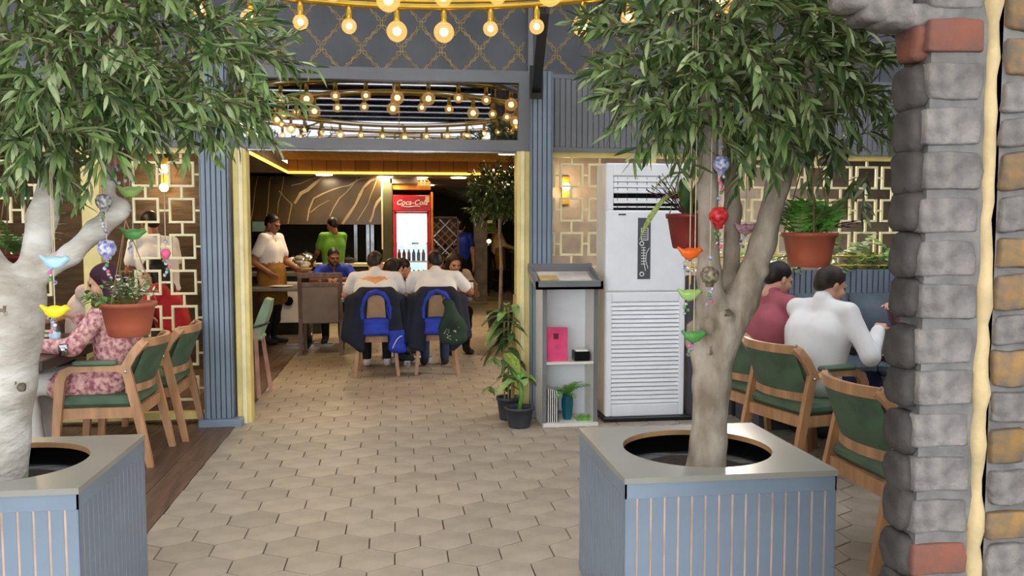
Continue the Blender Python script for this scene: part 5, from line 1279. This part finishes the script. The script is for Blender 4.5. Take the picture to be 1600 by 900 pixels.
# left terracotta pot with white-flecked herb
c = (at(200, 470, 4.6).x, 4.6, at(200, 472, 4.6).z); e = hang_pot(c, .139, .175, 'terracotta', 3.6, 'terracotta hanging pot with a bushy white-flecked herb, in front of the seated woman')
bush(e, (c[0], c[1], c[2]), .15, .17, 55, .035, .022, ['leaf_bright', 'leaf_light', 'paper'], 1)
bush(e, (c[0] - .13, c[1], c[2] - .02), .1, .10, 22, .04, .026, ['leaf_bright', 'leaf'], 2, up=-.2)
# dark red pot behind the left trunk
c = (at(22, 398, 3.75).x, 3.75, at(22, 398, 3.75).z); e = hang_pot(c, .095, .115, 'dark_red_pot', 3.6, 'dark red hanging pot with a green fern behind the left trunk')
for k in range(16): frond((c[0], c[1], c[2]), k * .4 + .1, random.uniform(.2, .3), random.uniform(.7, 1.35), .03, random.choice(['leaf', 'leaf_bright']), e)
# right dark red pot with broad leaves and purple spikes
c = (at(1080, 333, 3.55).x, 3.55, at(1080, 334, 3.55).z); e = hang_pot(c, .108, .15, 'dark_red_pot', 3.6, 'dark red hanging pot with broad striped leaves and purple spikes beside the air conditioner')
def big_leaf(base, az, el, L, Wd, mat, dr, par, nm='leaf'):
    base = V3(base); d = V3((math.cos(az) * math.cos(el), math.sin(az) * math.cos(el), math.sin(el))); x = d.cross(V3((0, 0, 1))).normalized(); R = Matrix((x, d, x.cross(d))).transposed()
    n = 8; m = MB(); V = []
    for i in range(n + 1):
        t = i / n; w = Wd * math.sin(PI * min(1, .06 + t * .94)) ** .75 if i < n else .001
        q = base + R @ V3((0, L * t, 0)) + V3((0, 0, -dr * L * t * t)); rp = .02 * L * math.sin(t * 14)
        V += [q + x * (-w / 2) + V3((0, 0, w * .16 + rp)), q + x * (-w / 4) + V3((0, 0, w * .09)), q, q + x * (w / 4) + V3((0, 0, w * .09)), q + x * (w / 2) + V3((0, 0, w * .16 - rp))]
    F_ = [(i * 5 + j, i * 5 + j + 1, i * 5 + j + 6, i * 5 + j + 5) for i in range(n) for j in range(4)]
    m._add(V, F_); return m.build(nm, mat, par, True)
big_leaf((c[0] - .02, c[1] - .02, c[2] + .09), PI * 1.05, .2, .24, .075, 'leaf_yellow', 1.1, e); big_leaf((c[0] - .01, c[1], c[2] + .16), PI * .98, .5, .19, .06, 'leaf_yellow', .9, e)
for k in range(13): big_leaf((c[0] + random.uniform(-.03, .03), c[1] + random.uniform(-.03, .03), c[2] - .01), k * .52, random.uniform(.9, 1.4), random.uniform(.13, .24), .042, random.choice(['leaf', 'leaf_bright', 'leaf_dark', 'leaf_yellow']), random.uniform(.1, .5), e)
for k in range(22): big_leaf((c[0] - .03, c[1], c[2] - .005), PI + random.uniform(-.7, .7), random.uniform(.6, 1.2), random.uniform(.15, .23), .005, 'leaf_purple', .12, e, 'spike')
# right terracotta pot with feathery conifer
c = (at(1265, 362, 3.35).x, 3.35, at(1265, 363, 3.35).z); e = hang_pot(c, .112, .143, 'terracotta', 3.6, 'terracotta hanging pot with a feathery green conifer at the right')
for k in range(80): frond((c[0] + random.uniform(-.075, .075), c[1] + random.uniform(-.05, .05), c[2] - .01), random.uniform(0, 6.28), random.uniform(.13, .22), random.uniform(1.0, 1.5), .024, random.choice(['leaf_bright', 'leaf_bright', 'leaf']), e, n=7)
for k in range(5): big_leaf((c[0] + .05, c[1], c[2]), random.uniform(-.3, .4), random.uniform(.3, .7), random.uniform(.14, .22), .006, 'leaf_purple', .2, e, 'spike')

# potted plants beside the right jamb
def floor_pot(x, y, r, h, lab):
    e = empty('potted_plant', (x, y, 0), lab, 'potted plant')
    MB().lathe([(r * .68, .002), (r * .74, .02), (r * .93, h * .86), (r * 1.0, h * .87), (r * 1.02, h), (r * .93, h), (r * .9, h - .03), (.001, h - .035)], (x, y, 0), 26).build('pot', 'dark_pot', e, True)
    MB().lathe([(.001, h - .028), (r * .9, h - .03)], (x, y, 0), 18).build('soil', 'soil', e); return e
x, y = at(812, 650, 6.5).x, 6.52; e = floor_pot(x, y, .118, .165, 'broad-leaved plant in a grey pot in front of the right jamb')
MB().tube([(x, y, .13), (x + .02, y, .26), (x - .005, y, .42)], [.016, .018, .012], 8).build('stem', 'leaf_bright', e, True)
big_leaf((x - .005, y, .42), PI * .75, 1.0, .26, .15, 'leaf_yellow', .25, e)
for a, el, L in ((2.2, .6, .24), (-.5, .8, .2), (3.6, .3, .22), (-1.4, .7, .2), (.6, .4, .2), (1.6, 1.2, .22)): big_leaf((x, y, .36), a, el, L, .10, random.choice(['leaf', 'leaf_bright']), .7, e)
x, y = at(797, 630, 6.85).x - .02, 6.80; e = floor_pot(x, y, .10, .19, 'tall climbing plant on a cane in a black pot against the right jamb')
MB().tube([(x + .03, y + .02, .15), (x + .05, y + .02, 1.02)], .010, 6).build('cane', 'wood_tan', e)
for dx in (-.03, .0, .04): MB().tube([(x + dx, y, .15), (x + dx * 1.4, y, .5), (x + dx, y, .92)], .008, 6).build('stem', 'stem', e)
for k in range(58):
    z = random.uniform(.25, 1.0); a = random.uniform(0, 6.28); L = random.uniform(.08, .15)
    if k < 12: z = random.uniform(.6, .9); a = PI + random.uniform(-.7, .5); L = random.uniform(.16, .24)
    big_leaf((x + random.uniform(-.03, .05), y - .01, z), a, random.uniform(-.2, .6), L, L * .5, random.choice(['leaf', 'leaf_dark', 'leaf_dark', 'leaf']), random.uniform(.5, 1.0), e)
for (px, py) in ((772, 560), (765, 605)):
    q = at(px, py, 6.8); MB().tube([(x, y, .5), ((x + q.x) / 2, y, q.z + .06), q], .003, 4).build('tendril', 'stem', e)
    for a in (0, 1.3, 2.6, 3.9, 5.2): big_leaf(q, a, -.3, .08, .04, 'leaf', .5, e)

# ------------------------------------------------------------------ hanging ornaments
def string(e, x, y, z0, z1, r=.0022): MB().tube([(x, y, z1), (x, y, z0)], r, 5).build('string', 'rope', e)
def tassel(e, x, y, z, mats, n=5):
    for k in range(n):
        q = (x + random.uniform(-.012, .012), y + random.uniform(-.008, .008), z - .012 * k); MB().ball(q, .0075, 8).build('bead', random.choice(mats), e, True)
TB = ['bead_multi', 'bead_pink', 'bead_blue', 'bird_leaf']
def bird_orn(px, py, Y, mat, top, name, label, flip=1):
    q = at(px, py, Y); e = empty('bird_ornament', q, label, 'ornament', 'hanging bird ornaments'); S = SDF()
    S.ell((0, 0, 0), (.032, .02, .023), 0, .01); S.cone((flip * .024, 0, .004), (flip * .036, 0, .012), .012, .013, 0, .01); S.cone((flip * .045, 0, .012), (flip * .055, 0, .009), .005, .002, 0, .004); S.cone((-flip * .025, 0, .003), (-flip * .047, 0, .022), .011, .006, 0, .01); S.ell((-.005, -.016, .004), (.02, .006, .01), 0, .004)
    sdf_obj('bird', [(S, .0035)], [mat], e); string(e, q.x, q.y, q.z, top); tassel(e, q.x - .01, q.y, q.z - .024, TB); return e
def drum_orn(px, py, Y, mat, r, top, label, low=True, kind='ball'):
    q = at(px, py, Y); e = empty('bead_ornament', q, label, 'ornament', 'hanging bead ornaments')
    MB().lathe([(.006, r * .95), (r * .7, r * .8), (r, r * .2), (r * .98, -r * .2), (r * .72, -r * .75), (r * .5, -r * .85), (r * .42, -r * 1.25), (.004, -r * 1.3)], q, 16).build('body', mat, e, True)
    string(e, q.x, q.y, q.z + r * .9, top); MB().ball((q.x, q.y, q.z + r + .03), .009, 8).build('bead', 'bead_blue', e, True)
    tassel(e, q.x, q.y, q.z - r * 1.5, TB, 6); return e
Yr = 3.16
bird_orn(1078, 396, 3.2, 'bird_orange', 2.6, 'x', 'orange bird ornament hanging below the dark red pot')
bird_orn(1077, 461, 3.22, 'bird_green', 2.6, 'x', 'pale green bird ornament hanging beside the air conditioner')
bird_orn(1084, 526, 3.2, 'bird_leaf', 2.6, 'x', 'leaf green bird ornament hanging lowest beside the right trunk')
drum_orn(1127, 256, Yr, 'bead_blue', .033, 2.7, 'blue beaded ball ornament on the right trunk')
drum_orn(1123, 338, Yr, 'bead_red', .038, 2.7, 'red pomegranate ornament on the right trunk')
drum_orn(1109, 430, Yr, 'bead_dark', .036, 2.7, 'dark patterned pomegranate ornament on the right trunk')
bird_orn(1165, 358, 3.4, 'c_lilac', 2.6, 'x', 'lilac bird ornament behind the right trunk')
bird_orn(86, 410, 3.2, 'bird_blue', 2.6, 'x', 'pale blue bird ornament beside the left trunk')
bird_orn(86, 487, 3.2, 'bird_yellow', 2.6, 'x', 'yellow bird ornament hanging lowest beside the left trunk')
bird_orn(203, 300, 3.6, 'bird_green', 2.6, 'x', 'pale green bird ornament hanging by the left side branch')
bird_orn(208, 366, 3.6, 'bird_leaf', 2.6, 'x', 'leaf green bird ornament below the left side branch')
drum_orn(162, 315, 3.35, 'bead_multi', .030, 2.6, 'black and white beaded ornament on the left side branch')
drum_orn(167, 388, 3.35, 'bead_blue', .034, 2.6, 'blue and white beaded ornament below the left side branch')
drum_orn(180, 244, 3.4, 'bead_pink', .026, 2.6, 'pink ornament high under the left foliage')
drum_orn(198, 243, 3.45, 'bead_red', .024, 2.6, 'orange-red ornament high under the left foliage')
drum_orn(259, 396, 3.7, 'bead_pink', .020, 2.6, 'small pink flower ornament in front of the left lattice')

# ------------------------------------------------------------------ things on the tables
def bottle(x, y, z, lab):
    e = empty('water_bottle', (x, y, z), lab, 'bottle')
    MB().lathe([(.03, 0), (.033, .01), (.033, .07), (.031, .09), (.033, .11), (.033, .16), (.014, .20), (.013, .225)], (x, y, z), 14).build('body', 'glass', e, True)
    MB().lathe([(.015, .222), (.015, .245), (.001, .246)], (x, y, z), 10).build('cap', 'bead_blue', e, True); MB().lathe([(.0335, .075), (.0335, .13)], (x, y, z), 14).build('label_band', 'bird_blue', e, True)
def tumbler(x, y, z, lab, mat='glass', h=.11):
    e = empty('glass', (x, y, z), lab, 'glass'); MB().lathe([(.024, .0), (.033, h), (.030, h), (.022, .012), (.001, .01)], (x, y, z), 14).build('tumbler', mat, e, True)
    MB().lathe([(.022, .012), (.027, h * .55), (.001, h * .55)], (x, y, z), 12).build('drink', 'screen_blue' if 0 else 'glass', e, True)
def plate(x, y, z, r, lab, food=None):
    e = empty('plate', (x, y, z), lab, 'plate'); MB().lathe([(r * .55, 0.001), (r * .62, .006), (r, .02), (r * .98, .024), (r * .6, .012), (.001, .01)], (x, y, z), 20).build('dish', 'plate', e, True)
    if food:
        for k in range(5): MB().ball((x + random.uniform(-.4, .4) * r, y + random.uniform(-.4, .4) * r, z + .02), r * .22, 8, 1, 1, .6).build('food', food, e, True)
T1 = .761
bottle(at(85, 500, 5.75).x, 5.75, T1, 'clear water bottle with blue label on the left table')
tumbler(at(98, 520, 5.6).x, 5.6, T1, 'steel tumbler beside the water bottle', 'chrome', .07)
plate(-2.55, 5.7, T1, .13, 'white plate at the front of the left table', 'food'); plate(-2.3, 6.15, T1, .11, 'white plate in front of the woman in floral dress', 'food'); plate(-2.6, 6.5, T1, .12, 'white plate at the far side of the left table')
e = empty('napkin_heap', (-2.36, 5.85, T1), 'crumpled pale napkin on the left table', 'napkin'); S = SDF()
for k in range(6): S.ell((random.uniform(-.05, .05), random.uniform(-.04, .04), .03 + random.uniform(0, .02)), (.035, .03, .03), 0, .01, Euler((k, k * 2, 0)).to_matrix())
sdf_obj('napkin', [(S, .008)], ['c_pale'], e)
q = at(1343, 520, 5.35); tumbler(q.x, 5.35, T1, 'clear glass by the hand of the man in the white shirt', 'glass', .12)
plate(3.45, 5.35, T1, .14, 'white plate nearest the stone pillar on the right table', 'food'); plate(3.25, 5.7, T1, .12, 'white plate under the stacked dishes on the right table'); plate(3.25, 5.7, T1 + .03, .12, 'upper white plate of the stack on the right table'); plate(3.7, 5.0, T1, .12, 'white plate at the near side of the right table')
T2 = .801
e = empty('napkin_dispenser', (.775, 9.5, T2), 'black-framed white napkin dispenser on the corner of the long table', 'dispenser')
MB().cbox(.715, .84, 9.46, 9.53, T2, T2 + .175, .006).build('case', 'black_steel', e); MB().box(.727, .828, 9.455, 9.462, T2 + .018, T2 + .158).build('napkins', 'paper', e)
for k, (x, y) in enumerate(((.05, 9.5), (.1, 9.75), (-.4, 9.65), (.45, 9.8), (.12, 10.2), (-.2, 10.3))): plate(x, y, T2, .1, ['nearest plate between the two youths', 'second plate between the two youths', 'plate at the left of the long table', 'plate at the right of the long table', 'plate far along the long table', 'farthest plate on the long table'][k], 'food')
for k, (x, y) in enumerate(((.06, 9.62), (-.02, 9.85), (.62, 9.55))): tumbler(x, y, T2, ['dark drink glass between the two youths', 'second glass behind the dark drink', 'glass beside the napkin dispenser'][k], 'wine' if k == 0 else 'glass', .11)
for k, (x, y) in enumerate(((-.75, 11.2), (-.75, 11.2), (-1.5, 11.25))): plate(x, y, T2 + (.03 if k == 1 else 0), .15, ['lower large plate in front of the man in the blue jersey', 'upper large plate in front of the man in the blue jersey', 'plate at the left of the brown chair'][k])
tumbler(-.52, 11.15, T2, 'clear glass beside the large plates inside')
